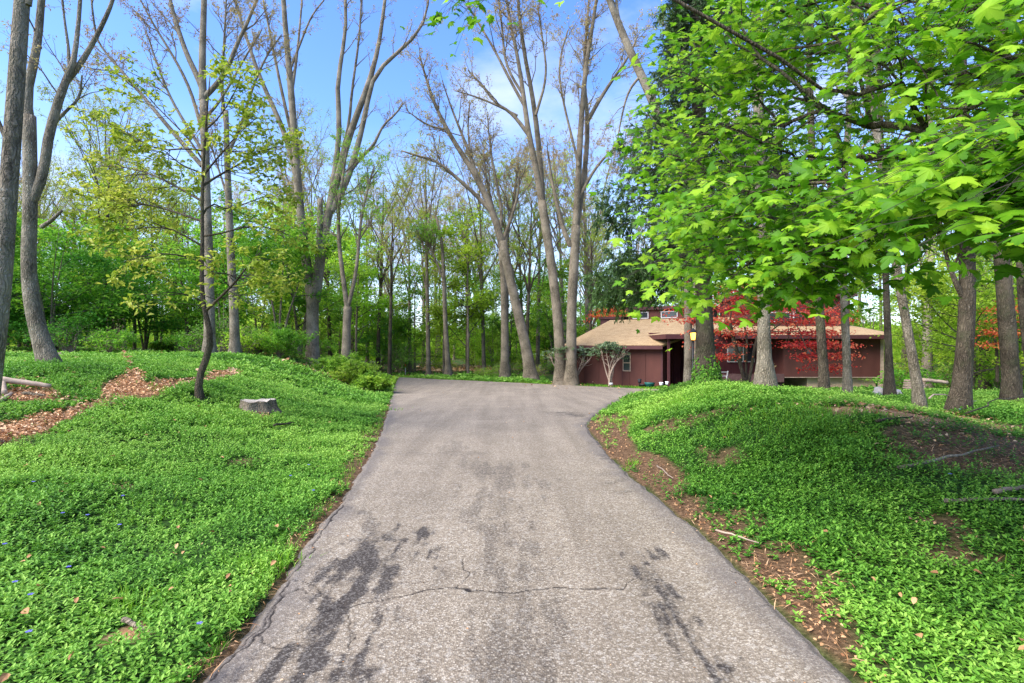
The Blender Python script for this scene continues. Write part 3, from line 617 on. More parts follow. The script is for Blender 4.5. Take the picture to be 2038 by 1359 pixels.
# leaning bare tree behind the maple top
bare_tree('leaning_tree', 'bare limb-like trunk slanting across the sky left of the maple leaves', None, [rooted([(1420,760),(1400,560),(1360,360),(1300,200),(1262,120),(1236,60),(1212,0),(1190,-80)], 20., [24,22,20,17,15,13,10], 20), limb([(1240,70),(1225,10),(1230,-60)], 20., [7,4]), limb([(1275,150),(1250,180),(1235,240),(1220,330)], 20., [6,4,2])], 'bark_grey', 43, (16, 90, 350), (1.8, .9, .5), 1000, .08)

# ------------------------------------------------------------------ spruce by the lamp
DS = DT['s']
rs = np.random.RandomState(51); mb, tw, lf = MB(), MB(), MB()
tr = rooted([(1406,764),(1404,720),(1402,640),(1398,520),(1394,360),(1390,200),(1388,0),(1386,-260),(1384,-520)], DS, [52,40,35,33,31,29,26,20,6], 26)
o = thing('spruce_tree', tr[0][0], 'tall dark spruce with drooping boughs and ivy at its thick foot', 'tree')
mb.tubes(tr[0], flare(*tr, .2, .3), 14); mb.build('trunk', M['bark_dark'], o, True)
hts = np.concatenate([rs.uniform(4.3, 13, 118), rs.uniform(3.7, 4.4, 12)]); az = rs.uniform(0, 2*np.pi, len(hts)); az[-12:] = rs.uniform(2.2, 3.6, 12); B1, R1 = [], []
for z_, a_ in zip(hts, az):
    L = 4.3 * np.clip(1.2 - z_ / 9.5, .2, 1) * rs.uniform(.65, 1.1) * (.82 if z_ < 5.2 else 1); i = np.argmin(abs(tr[0][:, 2] - z_)); p0 = tr[0][i].copy(); p0[2] = z_; k = np.linspace(0, 1, 9)
    q = np.stack([p0[0] + math.cos(a_) * L * k, p0[1] + math.sin(a_) * L * k, p0[2] - L * (.42 * k - .22 * k**3 - .05 * np.sin(k * 6))], 1); B1.append(q); R1.append(.028 * (1 - .8 * k))
B1 = np.stack(B1); R1 = np.stack(R1); tw.tubes(B1, R1, 5)
b, rb = sprout(rs, B1, R1, 2600, .95, (45, 85), 5, .1, -.28, .12, 1, .5, .007, .003, short=.45); tw.tubes(b, rb, 3, cap=False)
n = 120000; p, d = on_branches(rs, b, n, .0); p += rs.normal(0, .015, p.shape); A = unit(d + rs.normal(0, .55, (n, 3)) + np.array([0, 0, -.2])); N = unit(np.cross(A, rs.normal(size=(n, 3)))); leaf_quads(lf, p, N, A, np.cross(N, A), rs.uniform(.06, .14, n), .26, .05, tint_at(rs, p, .9, .3))
tw.build('crown', M['twig_dark'], o); lf.build('needles', M['spruce'], o)
iv = MB(); n = 1500; zz = np.abs(rs.normal(0, .28, n)); a_ = rs.uniform(0, 2*np.pi, n); rr = .36 - .12 * np.minimum(zz, 1)
p = np.stack([tr[0][0, 0] + np.cos(a_) * rr, tr[0][0, 1] + np.sin(a_) * rr, tr[0][0, 2] + .05 + zz], 1); N, A, B = frames(rs, n, np.stack([np.cos(a_), np.sin(a_), a_*0 + .3], 1), (0, 0, -1), .4, .7)
leaf_quads(iv, p, N, A, B, .07 * rs.uniform(.6, 1.3, n), .7, .1, rs.rand(n)); iv.build('ivy', M['deep'], o)

# ------------------------------------------------------------------ red japanese maples
def mst_tree(rs, root_pts, root_r, targets, bf=.25, gauge=.0035, power=.5, rmax=.12):
    """joins target points to a stem by the cheapest wiring; returns edges with pipe-model radii"""
    pts = [np.asarray(q, float) for q in root_pts]; par = [-1] + list(range(len(root_pts) - 1))
    plen = np.concatenate([[0], np.cumsum(np.linalg.norm(np.diff(np.array(pts), axis=0), axis=1))]).tolist()
    T = np.asarray(targets, float); left = np.ones(len(T), bool)
    X = np.array(pts); cost = np.linalg.norm(T[:, None] - X[None], axis=2) + bf * np.array(plen)[None]
    bi = cost.argmin(1); bc = cost.min(1)
    while left.any():
        j = np.where(left)[0][bc[left].argmin()]; left[j] = False; i = bi[j]
        pts.append(T[j]); par.append(int(i)); plen.append(plen[i] + np.linalg.norm(T[j] - pts[i]))
        c = np.linalg.norm(T - T[j], axis=1) + bf * plen[-1]; better = c < bc; bi[better] = len(pts) - 1; bc = np.minimum(bc, c)
    X = np.array(pts); par = np.array(par); cnt = np.zeros(len(X))
    for i in range(len(X) - 1, 0, -1): cnt[i] += 1; cnt[par[i]] += cnt[i]
    r = np.minimum(gauge * np.maximum(cnt, 1) ** power, rmax); nr = len(root_pts); r[:nr] = np.maximum(r[:nr], np.asarray(root_r))
    return X, par, r
def mst_tubes(rs, mb, X, par, r, nroot, k=5, sag=.06):
    i = np.arange(nroot, len(X)); a = X[par[i]]; b = X[i]; L = np.linalg.norm(b - a, axis=1, keepdims=True)
    mid = (a + b) / 2 + rs.normal(0, 1, a.shape) * L * .06 + np.array([0, 0, 1.]) * L * sag
    m1 = a * .56 + b * .06 + mid * .38; m2 = a * .06 + b * .56 + mid * .38
    mb.tubes(np.stack([a, m1, m2, b], 1), np.stack([np.minimum(r[par[i]], r[i] * 1.5), r[i] * 1.15, r[i] * 1.05, r[i]], 1), k, cap=False)
def in_px(rs, poly, n):
    poly = np.asarray(poly, float); lo, hi = poly.min(0), poly.max(0); out = np.empty((0, 2))
    while len(out) < n:
        q = lo + rs.rand(n * 2, 2) * (hi - lo); out = np.vstack([out, q[inpoly(q[:, 0], q[:, 1], poly)]])
    return out[:n]
def red_maple(label, stems, D, polys, seed, n, nl, ls, depth=1.6):
    rs = np.random.RandomState(seed); mb, lf = MB(), MB()
    o = thing('japanese_maple', G(*stems[0][0][0])*0 + P(*stems[0][0][0], D), label, 'tree')
    allp = []
    for px, w_ in stems:
        p, r = limb(px, D, w_, 10); mb.tubes(p, r, 8); allp.append((p, r))
    T = []
    for poly, cnt in polys:
        q = in_px(rs, poly, int(n * cnt)); q[:, 1] = q[:, 1] + 0
        T.append(Pn(q, D + rs.uniform(-depth, depth, len(q))))
    T = np.vstack(T); T[:, 2] = np.round(T[:, 2] / .42) * .42 * .7 + T[:, 2] * .3
    root, rr = np.vstack([p for p, r in allp]), np.concatenate([r for p, r in allp])
    X, par, r = mst_tree(rs, root, rr, T, .2, .003); mst_tubes(rs, mb, X, par, r, len(root), 5, .1)
    mb.build('trunk', M['bark_dark'], o, True)
    c = T[rs.randint(0, len(T), nl)] + rs.normal(0, 1, (nl, 3)) * np.array([.24, .24, .06]); N, A, B = frames(rs, nl, (0, -.35, 1), (0, -.3, -.5), .45, .8)
    leaf_quads(lf, c, N, A, B, ls * rs.uniform(.6, 1.3, nl), .75, .3, tint_at(rs, c, .8, .35)); lf.build('foliage', M['red'], o)
    return o
red_maple('red-leaved maple with two slanting stems in front of the house wing', [([(1486,772),(1476,735),(1462,680),(1452,640)], [9,8,7]), ([(1487,772),(1495,735),(1502,690),(1515,640)], [8,7,5]), ([(1487,770),(1484,730),(1488,680),(1480,640)], [7,5,4])], 19.,
    [([(1325,655),(1350,620),(1420,600),(1480,560),(1560,560),(1640,590),(1690,640),(1620,700),(1530,670),(1430,720),(1370,690)], .78), ([(1230,545),(1290,510),(1340,520),(1330,560),(1260,560)], .07), ([(1560,690),(1660,650),(1700,700),(1670,735),(1590,735)], .15)], 61, 400, 9000, .09, 2.0)
red_maple('smaller red maple among the bright shrubs between the two thickest right-hand trunks', [([(1985,760),(1985,700),(1975,650)], [9,7,5])], 19., [([(1935,670),(1960,630),(2000,600),(2060,590),(2070,650),(2000,680),(1960,690)], 1.)], 62, 70, 1500, .085)
red_maple('distant red maple peeking over the house roof', [([(1180,650),(1182,640),(1186,632)], [6,4])], 38., [([(1168,634),(1190,612),(1235,608),(1250,630),(1200,636)], 1.)], 63, 40, 900, .12)

# ------------------------------------------------------------------ the big maple whose boughs hang in from the right
rs = np.random.RandomState(71); mb, tw, lf = MB(), MB(), MB()
tb = np.array([5.3, 2.3, 0.]); tb[2] = float(H(tb[0], tb[1]))
o = thing('maple_tree', tb, 'maple whose bright green leafy boughs hang over the whole upper right', 'tree')
tp, trad = resample([tb + [0, 0, -.1], tb + [.05, .1, 1.5], tb + [-.05, .3, 3], tb + [0, .5, 5], tb + [.1, .6, 8]], [.24, .2, .18, .15, .08], 20)
mb.tubes(tp, flare(tp, trad, .5, .3), 14)
def canopy(poly, n, D_of):
    q = in_px(rs, poly, n); return Pn(q, D_of(q))
dmid = lambda q: np.interp(q[:, 0], [1230, 1400, 1650, 1850, 2040, 2300], [5.4, 4.8, 4.0, 3.2, 2.5, 2.1])
far_ = canopy([(1600,-40),(1540,0),(1420,30),(1345,85),(1300,170),(1262,260),(1240,300),(1290,345),(1310,380),(1370,430),(1350,500),(1318,560),(1330,585),(1420,600),(1480,590),(1560,600),(1640,585),(1710,560),(1730,490),(1800,440),(1900,425),(2060,420),(2300,420),(2300,-40)], 500, lambda q: dmid(q) + rs.uniform(-.2, 2.6, len(q)))
near = canopy([(1340,420),(1420,350),(1560,330),(1700,380),(1820,340),(1900,290),(2060,230),(2300,200),(2300,420),(2060,415),(1960,410),(1860,400),(1760,450),(1660,520),(1560,575),(1440,575),(1380,520)], 170, lambda q: dmid(q) * rs.uniform(.80, 1.05, len(q)))
top = canopy([(1360,60),(1600,-60),(2300,-60),(2300,250),(1980,140),(1700,220),(1400,300),(1270,290)], 120, lambda q: dmid(q) + rs.uniform(.0, 1.8, len(q)))
over = canopy([(930,-260),(2200,-420),(2200,-40),(1600,-40),(1250,-60),(990,-40)], 60, lambda q: rs.uniform(3.6, 5.4, len(q)))
tip_ = np.array([P(u, v, 4.4 + rs.uniform(-.2, .2)) for u, v in [(905,-6),(930,-16),(955,-8),(975,-10),(985,-30),(940,-40)]])
right = np.stack([rs.uniform(3.5, 8.5, 90), rs.uniform(-1.5, 4.5, 90), rs.uniform(3.4, 7.0, 90)], 1)
right = right[(np.hypot(right[:, 0] - 5.3, right[:, 1] - 2.3) > .8)]
thin = lambda q: q[~((q[:, 0] / q[:, 1] > .58) & ((q[:, 2] - EYE) / q[:, 1] > .30) & (fbm(q[:, 0]*1.0, q[:, 2] + q[:, 1]*.7, 1.3, 2) > .60))]
far_, top = thin(far_), thin(top)
T = np.vstack([far_, near, top, over, tip_, right])
boughs = [limb(q_, d_, w_, 14) for q_, d_, w_ in [([(2700,230),(2300,190),(2060,170),(1930,205),(1840,270),(1730,310),(1600,330)], [3.0,2.9,3.2,3.6,4.2], [26,16,11,7,4]), ([(2700,420),(2300,360),(2060,340),(1960,370),(1870,412),(1790,432),(1660,470),(1540,500)], [2.8,2.7,2.9,3.3,3.9], [24,15,10,7,4]),
    ([(2500,60),(2100,-20),(1820,-20),(1730,30),(1670,95),(1590,88),(1500,120)], [3.4,3.6,4.0,4.6], [22,13,9,7,3]), ([(2000,-420),(1700,-260),(1400,-160),(1150,-90),(980,-40)], [4.4], [16,11,8,6,3])]]
for bp, br_ in boughs: bp[0] = tp[min(range(len(tp)), key=lambda i_: abs(tp[i_][2] - bp[0][2] + .4))]; mb.tubes(bp, br_, 8)
roots = np.vstack([tp[6:]] + [b_[0][1:] for b_ in boughs]); rrad = np.concatenate([trad[6:] * .6] + [b_[1][1:] for b_ in boughs])
X, par, r = mst_tree(rs, roots, rrad, T, .55, .0036, .5, .06)
mst_tubes(rs, mb, X, par, r, len(roots), 6, .05)
# at each target a short spray of leaf stalks with big lobed leaves
per = 18; n = len(T) * per
cen = np.repeat(T, per, 0); outd = unit(cen - X[par[-len(T):]].repeat(per, 0))
off = rs.normal(0, 1, (n, 3)) * np.array([.24, .24, .075]) + outd * rs.uniform(-.05, .22, (n, 1)); off[:, 2] -= .18 * (off[:, 0]**2 + off[:, 1]**2) / .2 * .4
p = cen + off
st = np.stack([cen + off * .15, cen + off * .6 + np.array([0, 0, .03]), p], 1); keep = rs.rand(n) < .45; tw.tubes(st[keep], np.full((keep.sum(), 3), .0016), 3, cap=False)
N, A, B = frames(rs, n, (-.18, -.42, 1.0), unit(off) * .6 + np.array([-.22, -.5, -.35]), .42, .6)
sz = .093 * rs.uniform(.55, 1.3, n); good = (np.linalg.norm(p - [0, 0, EYE], axis=1) > 2.0) & (fbm(p[:, 0], p[:, 2] + p[:, 1], .9, 3) > np.interp(p[:, 0], [1.5, 3.5], [.30, .37]))
maple_leaves(lf, p[good], N[good], A[good], B[good], sz[good], tint_at(rs, p[good], .8, .55), rs.uniform(.05, .75, good.sum()))
mb.build('trunk', M['bark_dark'], o, True); tw.build('leaf_stalks', M['twig_dark'], o); lf.build('foliage', M['maple'], o)
print('maple leaves', good.sum())

# ------------------------------------------------------------------ the house
M['siding'] = plain_mat('siding', (.10, .034, .025), .75, .16, 1.6, .3, stretch=(1, 1, .5))
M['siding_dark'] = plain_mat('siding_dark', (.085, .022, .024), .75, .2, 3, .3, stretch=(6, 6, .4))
M['trim'] = plain_mat('trim', (.075, .024, .024), .6, .2, 4)
M['found'] = plain_mat('foundation', (.72, .50, .31), .85, .12, 2.5)
M['corner'] = plain_mat('corner_post', (.42, .30, .22), .8, .25, 7)
M['glass'] = plain_mat('window_glass', (.03, .035, .04), .06, .1, 1, .9)
M['frame_w'] = plain_mat('window_frame', (.55, .52, .50), .5, .1)
M['white'] = plain_mat('white_paint', (.75, .75, .72), .5, .08)
M['black'] = plain_mat('black_metal', (.02, .02, .022), .45, .2)
M['deckwood'] = plain_mat('deck_wood', (.10, .05, .045), .8, .25, 5)
m, t = mat_new('shingles'); g = NG(t); tco = g.n('ShaderNodeTexCoord'); 
br_ = g.n('ShaderNodeTexBrick', {'Vector': tco.outputs['UV'], 'Color1': (.26, .175, .09, 1), 'Color2': (.43, .32, .175, 1), 'Mortar': (.15, .08, .05, 1), 'Scale': 1.0, 'Mortar Size': .012, 'Brick Width': .30, 'Row Height': .14, 'Bias': -.1}, offset=.5)
nzn = g.noise(g.maps(g.obj(), (1, 1, 1)), 2.5, 5, .6); nzz = g.noise(g.obj(), 14, 3)
c_ = g.mix(.55, br_.outputs['Color'], g.ramp(nzz, (.35, (.25, .16, .08)), (.65, (.50, .37, .21)))); c_ = g.mix(.5, c_, g.ramp(nzn, (.3, (.75, .72, .7)), (.7, (1.15, 1.12, 1.1))), 'MULTIPLY')
g.out(g.bsdf(c_, .92, g.bump(br_.outputs['Fac'], -.5, .02), .1)); M['shingles'] = m
m, t = mat_new('lamp_glass'); g = NG(t); e = g.n('ShaderNodeEmission', {'Color': (1.0, .42, .06, 1), 'Strength': 2.2}).outputs[0]; g.out(e); M['lit'] = m

def roof_sheet(mb, quad, th=.1):
    q = np.asarray(quad, float); n_ = unit(np.cross(q[1] - q[0], q[-1] - q[0])); n_ = n_ if n_[2] > 0 else -n_
    mb.prism(q, -n_ * th)
def uv_roof(o):
    me = o.data; uv = me.uv_layers.new(name='UVMap'); co = np.empty(len(me.vertices)*3); me.vertices.foreach_get('co', co); co = co.reshape(-1, 3)
    li = np.empty(len(me.loops), int); me.loops.foreach_get('vertex_index', li); q = co[li]
    uv.data.foreach_set('uv', np.stack([q[:, 0] * .87 - q[:, 1] * .49, q[:, 0]*.49 + q[:, 1]*.87 + q[:, 2]*.6], 1).ravel().copy())
CR = np.array([7.97, 28.0, 0]); e1 = np.array([5.34, -3., 0]); LW = np.linalg.norm(e1) ; e1 /= LW; e2 = np.array([3., 5.34, 0]) / LW
LW = 5.27; CL = CR - e1 * LW
zb, ze, zr = -.62, 1.48, 3.4
Z = np.array([0, 0, 1.])
hl = lambda a, b, z: CL + e1 * a + e2 * b + Z * z       # a along the front wall, b into depth
house = thing('house', hl(LW / 2, 3, zb), 'low dark red wooden house with tan shingle roofs at the end of the driveway', 'house')
def hbox(mb, a0, a1, b0, b1, z0, z1): mb.prism([hl(a0, b0, z0), hl(a1, b0, z0), hl(a1, b1, z0), hl(a0, b1, z0)], Z * (z1 - z0))
k = MB(); npan = 6
for i in range(npan):                                   # vertical board panels with open joints
    a0, a1 = LW * i / npan, LW * (i + 1) / npan
    hbox(k, a0 + .012, a1 - .012, 0, .1, zb, ze)
hbox(k, 0.01, LW - .01, .02, 6, zb, ze - .01)
k.build('wall', M['siding'], house)
k = MB(); hbox(k, -.35, LW + .12, -.42, -.36, 1.47, 1.66); hbox(k, -.42, -.353, -.42, 3.5, 1.47, 1.655); k.build('fascia', M['trim'], house)
k = MB(); A_, D_, B_, C_ = hl(-.3, -.4, 1.69), hl(LW + .1, -.4, 1.69), hl(.35, 6, zr), hl(LW + 3.2, 6, zr)
roof_sheet(k, [A_, D_, C_, B_]); k.prism([A_, B_, hl(-.1, 6.2, 1.6)], Z * -.06)
ro = k.build('roof', M['shingles'], house); uv_roof(ro)
k = MB(); hbox(k, 1.6, 6.75, 6.05, 9, 2.9, 4.0); cl = k.build('clerestory', M['siding'], house)
k = MB(); hbox(k, 1.45, 6.95, 5.85, 9.2, 4.003, 4.2); k.build('clerestory_fascia', M['trim'], house)
for a0 in (1.9, 3.75, 5.35):
    k = MB(); hbox(k, a0, a0+1.05, 6.0, 6.045, 3.44, 3.49); hbox(k, a0, a0+1.05, 6.0, 6.045, 3.83, 3.88); hbox(k, a0, a0+.05, 6.0, 6.045, 3.493, 3.827); hbox(k, a0+1.0, a0+1.05, 6.0, 6.045, 3.493, 3.827)
    f_ = k.build('window', M['frame_w'], house); k = MB(); hbox(k, a0+.05, a0+1.0, 6.015, 6.04, 3.49, 3.83); k.build('pane', M['glass'], f_)
k = MB(); hbox(k, -.55, 1.05, 6.6, 9, 2.6, 3.5); hbox(k, -.65, 1.15, 6.5, 9, 3.503, 3.66); k.build('rear_roof_block', M['trim'], house)
wa = 3.13                                                # small sash window of the front wall
k = MB(); hbox(k, wa, wa+.44, -.03, -.003, .26, .30); hbox(k, wa, wa+.44, -.03, -.003, 1.15, 1.19); hbox(k, wa, wa+.04, -.03, -.003, .303, 1.147); hbox(k, wa+.40, wa+.44, -.03, -.003, .303, 1.147); hbox(k, wa+.04, wa+.40, -.03, -.003, .70, .74)
f_ = k.build('window', M['corner'], house); k = MB(); hbox(k, wa+.03, wa+.41, -.012, -.004, .29, 1.16); k.build('pane', M['glass'], f_)
for a0, a1 in ((LW - .06, LW + .03), (wa - .03, wa - .004)): k = MB(); hbox(k, a0, a1, -.02, -.002, zb, 1.46); k.build('corner_board', M['trim'], house)
# entrance porch
k = MB(); k.box((7.75, 26.6, 2.0), (10.4, 31.5, 2.24)); k.build('porch_roof', M['trim'], house)
k = MB()
for i in range(9): k.box((8.08 + i*.19, 30.0 + .03*(i % 2), -.6), (8.255 + i*.19, 30.2, 1.995))
k.box((7.9, 30.25, -.6), (10.6, 34, 2.4)); k.box((9.62, 27.2, -.6), (9.74, 29.98, 1.995)); k.build('porch_wall', M['siding_dark'], house)
k = MB(); k.box((7.95, 26.9, -.7), (8.06, 27.02, 1.997)); k.build('porch_post', M['trim'], house)
k = MB(); k.box((7.9, 26.8, -.75), (10.4, 30, -.55)); k.build('porch_floor', M['found'], house)
# right-hand wing
YW = 27.0
k = MB()
for i in range(5): k.box((13.9 + i*.99, YW, .06), (14.88 + i*.99, YW + .14, 2.12))
k.box((13.91, YW + .02, .07), (18.84, 34, 2.11)); k.build('wing_wall', M['siding'], house)
k = MB(); k.box((13.85, YW - .02, .02), (18.9, YW + .2, .055)); k.box((18.853, YW - .02, -.9), (19.02, YW + .2, 2.1)); wp = k.build('wing_trim', M['corner'], house)
k = MB(); k.box((15.3, YW + .35, -1.1), (18.85, 33.5, .015)); k.build('foundation', M['found'], house)
k = MB(); k.prism([(11.0, YW - .65, 2.2), (19.0, YW - .65, 2.2), (20.2, YW + 1.1, 2.34), (19.2, 30.2, 2.86), (11.0, 30.2, 2.86)], (0, 0, -.09)); ro = k.build('wing_roof', M['shingles'], house); uv_roof(ro)
k = MB(); k.box((11.0, YW - .71, 2.0), (18.6, YW - .653, 2.19)); k.build('wing_fascia', M['trim'], house)
k = MB(); k.box((13.2, 29.6, 2.75), (18.95, 33.5, 4.4)); k.build('upper_wall', M['siding'], house)
k = MB(); k.box((13.0, 29.3, 4.403), (19.2, 33.8, 4.6)); k.build('upper_roof', M['trim'], house)
for x0 in (14.35, 15.75):
    k = MB(); k.box((x0, 29.53, 3.0), (x0+1.25, 29.595, 3.05)); k.box((x0, 29.53, 3.5), (x0+1.25, 29.595, 3.55)); k.box((x0, 29.53, 3.053), (x0+.05, 29.595, 3.497)); k.box((x0+1.2, 29.53, 3.053), (x0+1.25, 29.595, 3.497))
    f_ = k.build('window', M['frame_w'], house); k = MB(); k.box((x0+.04, 29.55, 3.04), (x0+1.21, 29.59, 3.51)); k.build('pane', M['glass'], f_)
k = MB(); k.box((10.6, 29.2, .06), (13.9, 29.4, 2.3)); k.build('porch_back_wall', M['siding_dark'], house)
k = MB(); 
for x0 in (11.9, 12.75, 13.35): k.box((x0, 29.13, .75), (x0+.05, 29.197, 1.75))
k.box((11.95, 29.13, 1.70), (13.35, 29.197, 1.75)); k.box((11.95, 29.13, .75), (13.35, 29.197, .80)); f_ = k.build('window', M['frame_w'], house)
k = MB(); k.box((11.94, 29.15, .79), (13.36, 29.19, 1.71)); k.build('pane', M['glass'], f_)
k = MB(); k.box((10.5, 26.9, -.06), (13.85, 29.19, .04)); k.box((10.5, 26.85, -.2), (13.85, 26.897, .22)); k.build('deck', M['deckwood'], house)
for x0 in (10.55, 12.1, 13.7): k = MB(); k.box((x0, 27, -1.1), (x0+.11, 27.11, -.063)); k.build('deck_post', M['deckwood'], house)
k = MB(); k.box((15.05, YW - .03, .95), (15.35, YW - .003, 1.65)); f_ = k.build('window', M['trim'], house); k = MB(); k.box((15.09, YW - .04, 1.0), (15.31, YW - .031, 1.6)); k.build('pane', M['glass'], f_)
k = MB()
for i in range(9): k.prism([hl(-.75 + .08*i, .3, zb), hl(-.68 + .08*i, .3, zb), hl(-.68 + .08*i, .34, zb), hl(-.75 + .08*i, .34, zb)], Z * 1.9)
tag(k.build('fence_panel', M['siding'], None), 'short dark red board fence at the left corner of the house, behind the twin trunks', 'fence')

# lit post lantern
DL = 17.4; lb = P(1379.5, 768, DL); lb[2] = H(lb[0], lb[1])
lamp = thing('lamp_post', lb, 'lit amber lantern on a thin black post beside the house entrance', 'lamp')
zl = EYE + (HV - 678) / F * DL
k = MB(); k.tubes([[lb[0], lb[1], lb[2]], [lb[0], lb[1], zl]], [.035, .032], 10); k.build('post', M['black'], lamp, True)
k = MB(); r0 = .085
for s_ in range(4):
    a_ = math.pi/4 + s_ * math.pi/2; dx, dy = math.cos(a_), math.sin(a_); k.tubes([[lb[0]+dx*.07, lb[1]+dy*.07, zl+.02], [lb[0]+dx*.105, lb[1]+dy*.105, zl+.27]], [.008, .008], 4)
k.tubes([[lb[0], lb[1], zl], [lb[0], lb[1], zl+.02]], [.06, .085], 8); k.tubes([[lb[0], lb[1], zl+.27], [lb[0], lb[1], zl+.30], [lb[0], lb[1], zl+.38], [lb[0], lb[1], zl+.42]], [.14, .13, .04, .012], 8)
k.build('lantern_frame', M['black'], lamp)
k = MB(); k.tubes([[lb[0], lb[1], zl+.03], [lb[0], lb[1], zl+.26]], [.062, .088], 8); k.build('lantern_glass', M['lit'], lamp)
pl = bpy.data.lights.new('lantern_light', 'POINT'); pl.energy = 14; pl.color = (1, .5, .15); pl.shadow_soft_size = .06
lo = bpy.data.objects.new('lantern_light', pl); COL.objects.link(lo); lo.parent = lamp; lo.location = (0, 0, zl + .15 - lb[2])

# small things by the house wall
def front(u, off=.9):
    """ground point in line with photo column u, off metres before the front wall"""
    n_ = -e2[:2]; a_ = CL[:2] + n_ * off; k_ = (u - CU) / F; y_ = (n_ @ a_) / (n_[0] * k_ + n_[1]); return np.array([k_ * y_, y_, float(H(k_ * y_, y_))])
def solar(b_, label, s=1.0, white=False):
    o = thing('path_light', b_, label, 'garden light', 'small garden path lights')
    k = MB(); k.tubes([b_, b_ + Z*.2*s], [.018, .018], 6); k.build('stake', M['black'], o)
    k = MB(); k.tubes([b_ + Z*.2*s, b_ + Z*.22*s, b_ + Z*.36*s, b_ + Z*.38*s], [.05, .085, .09, .05], 10); k.build('lamp_head', M['white' if white else 'black'], o, True)
    k = MB(); k.tubes([b_ + Z*.383*s, b_ + Z*.43*s], [.115, .09], 10); k.build('cap', M['black' if not white else 'white'], o, True)
solar(front(1273, .8), 'black path light beside the green tub at the house wall', 1.0)
solar(front(1316, 1.2), 'low path light at the right end of the far driveway edge', .75, True)
solar(front(1328, .9), 'low path light nearest the dark porch', .75, True)
solar(front(1216, 1.25), 'path light under the right-hand rhododendron', .45, True)
b_ = P(1384, 760, 17.1); b_[2] = H(b_[0], b_[1]); solar(b_, 'white path light at the foot of the lamp post', 1.25, True)
def rim_pot(px, r_, h_, mat, name, label, cat):
    b_ = front(px[0], .75); k = MB(); zz = [0, 0, h_*.8, h_, h_, h_*.85, h_*.2]; rr = [0.01, r_*.8, r_, r_*1.08, r_*.98, r_*.9, .02]
    k.tubes([b_ + Z*(.01 + z_) + np.array([0, 0, i*1e-4]) for i, z_ in enumerate(zz)], rr, 20, cap=False); tag(k.build(name, mat, None, True), label, cat)
M['teal'] = plain_mat('teal_plastic', (.02, .12, .10), .4, .15)
rim_pot((1293,765), .26, .24, M['teal'], 'garden_tub', 'dark green round tub on the grass by the house wall', 'tub')
rim_pot((1280,762), .24, .14, M['black'], 'garden_tray', 'low dark tray left of the green tub by the house wall', 'tray')
# white step ladder
b_ = P(1440, 770, 21.); lad = thing('step_ladder', b_, 'small white step ladder standing right of the ivy-footed spruce', 'ladder')
q = lambda u, v, d=0: P(u, v, 21. + d)
k = MB()
for u0, u1 in ((1449, 1443), (1433, 1428)): k.tubes([q(u1, 768), q(u0, 738)], [.022, .022], 6)
k.build('rail', M['white'], lad)
for v_ in (741, 749, 758):
    k = MB(); f = (768 - v_) / 30; k.prism([q(1428 + 5*f, v_), q(1443 + 6*f, v_), q(1443 + 6*f, v_, .14), q(1428 + 5*f, v_, .14)], Z * .03); k.build('step', M['white'], lad)
# driveway marker stake
b_ = G(807, 746, dmin=8); mk = thing('marker_stake', b_, 'thin white marker stake with an orange tip at the far driveway corner', 'stake')
M['orange'] = plain_mat('orange_paint', (.7, .12, .03), .5, .1)
k = MB(); k.tubes([b_, b_ + Z*.62], [.028, .028], 8); k.build('shaft', M['white'], mk, True)
k = MB(); k.tubes([b_ + Z*.623, b_ + Z*.83], [.034, .03], 8); k.build('tip', M['orange'], mk, True)
# wooden garden steps and rail log beyond the leaning trunk
b_ = P(1812, 786, 18.5)
stp = thing('garden_steps', b_, 'weathered wooden slope steps beyond the trunk leaning left', 'steps')
M['pale_wood'] = plain_mat('pale_wood', (.36, .27, .20), .85, .3, 5, stretch=(1, 1, 4))
for i in range(6):
    k = MB(); a_ = P(1806 + i*.6, 783 - i*4.8, 18.5 + i*.25); k.box(a_, a_ + np.array([.62, .26, .055])); k.build('tread', M['pale_wood'], stp)
k = MB(); a_ = P(1806, 787, 18.5); c_ = P(1808, 760, 19.9)
for dx in (-.05, .62): k.prism([a_ + [dx, 0, -.1], c_ + [dx, .1, -.15], c_ + [dx, .1, .0], a_ + [dx, 0, .02]], (.045, 0, 0))
k.build('stringer', M['pale_wood'], stp)
def log(name, a_, b_, ra, rb, label, mat='pale_wood', cat='log', bend=.02, group=None):
    a_, b_ = np.asarray(a_, float), np.asarray(b_, float); t_ = np.linspace(0, 1, 9)[:, None]; Ls = np.linalg.norm(b_ - a_)
    pts = a_ + (b_ - a_) * t_ + np.array([[0, .6, .5]]) * (np.sin(t_ * 3.1 + ra*90) * bend * Ls) + rng.normal(0, .006 * Ls, (9, 3)) * (t_ > 0) * (t_ < 1)
    k = MB(); k.tubes(pts, ra + (rb - ra) * t_[:, 0], 8); k.f.append(np.array([list(range(7, -1, -1))])); return tag(k.build(name, M[mat], None, True), label, cat, group)
gp = lambda u, v, dz=.04: G(u, v) + np.array([0, 0, dz])
log('log', P(1836, 756, 19.2), P(1886, 761, 19.0), .07, .06, 'pale rail log lying level between the leaning trunk and the thick dark trunk')
log('log', P(1772, 783, 17.0), P(1885, 789, 16.5), .06, .05, 'long thin log bordering the slope below the wooden steps', 'bark_warm')
log('log', gp(2, 779, .2), gp(100, 786, .13), .05, .035, 'long peeled pale log on the leaf pile at the left edge')
log('log', gp(8, 793, .08), gp(4, 778, .15), .05, .045, 'short pale log propping the long peeled log at the left edge')
log('log', gp(4, 803, .05), gp(22, 790, .05), .035, .03, 'thin pale piece lowest in the leaf pile at the left edge')
log('log', gp(46, 790, .05), gp(90, 793, .05), .03, .02, 'thin brown stick on the right side of the leaf pile at the left edge', 'bark_warm')
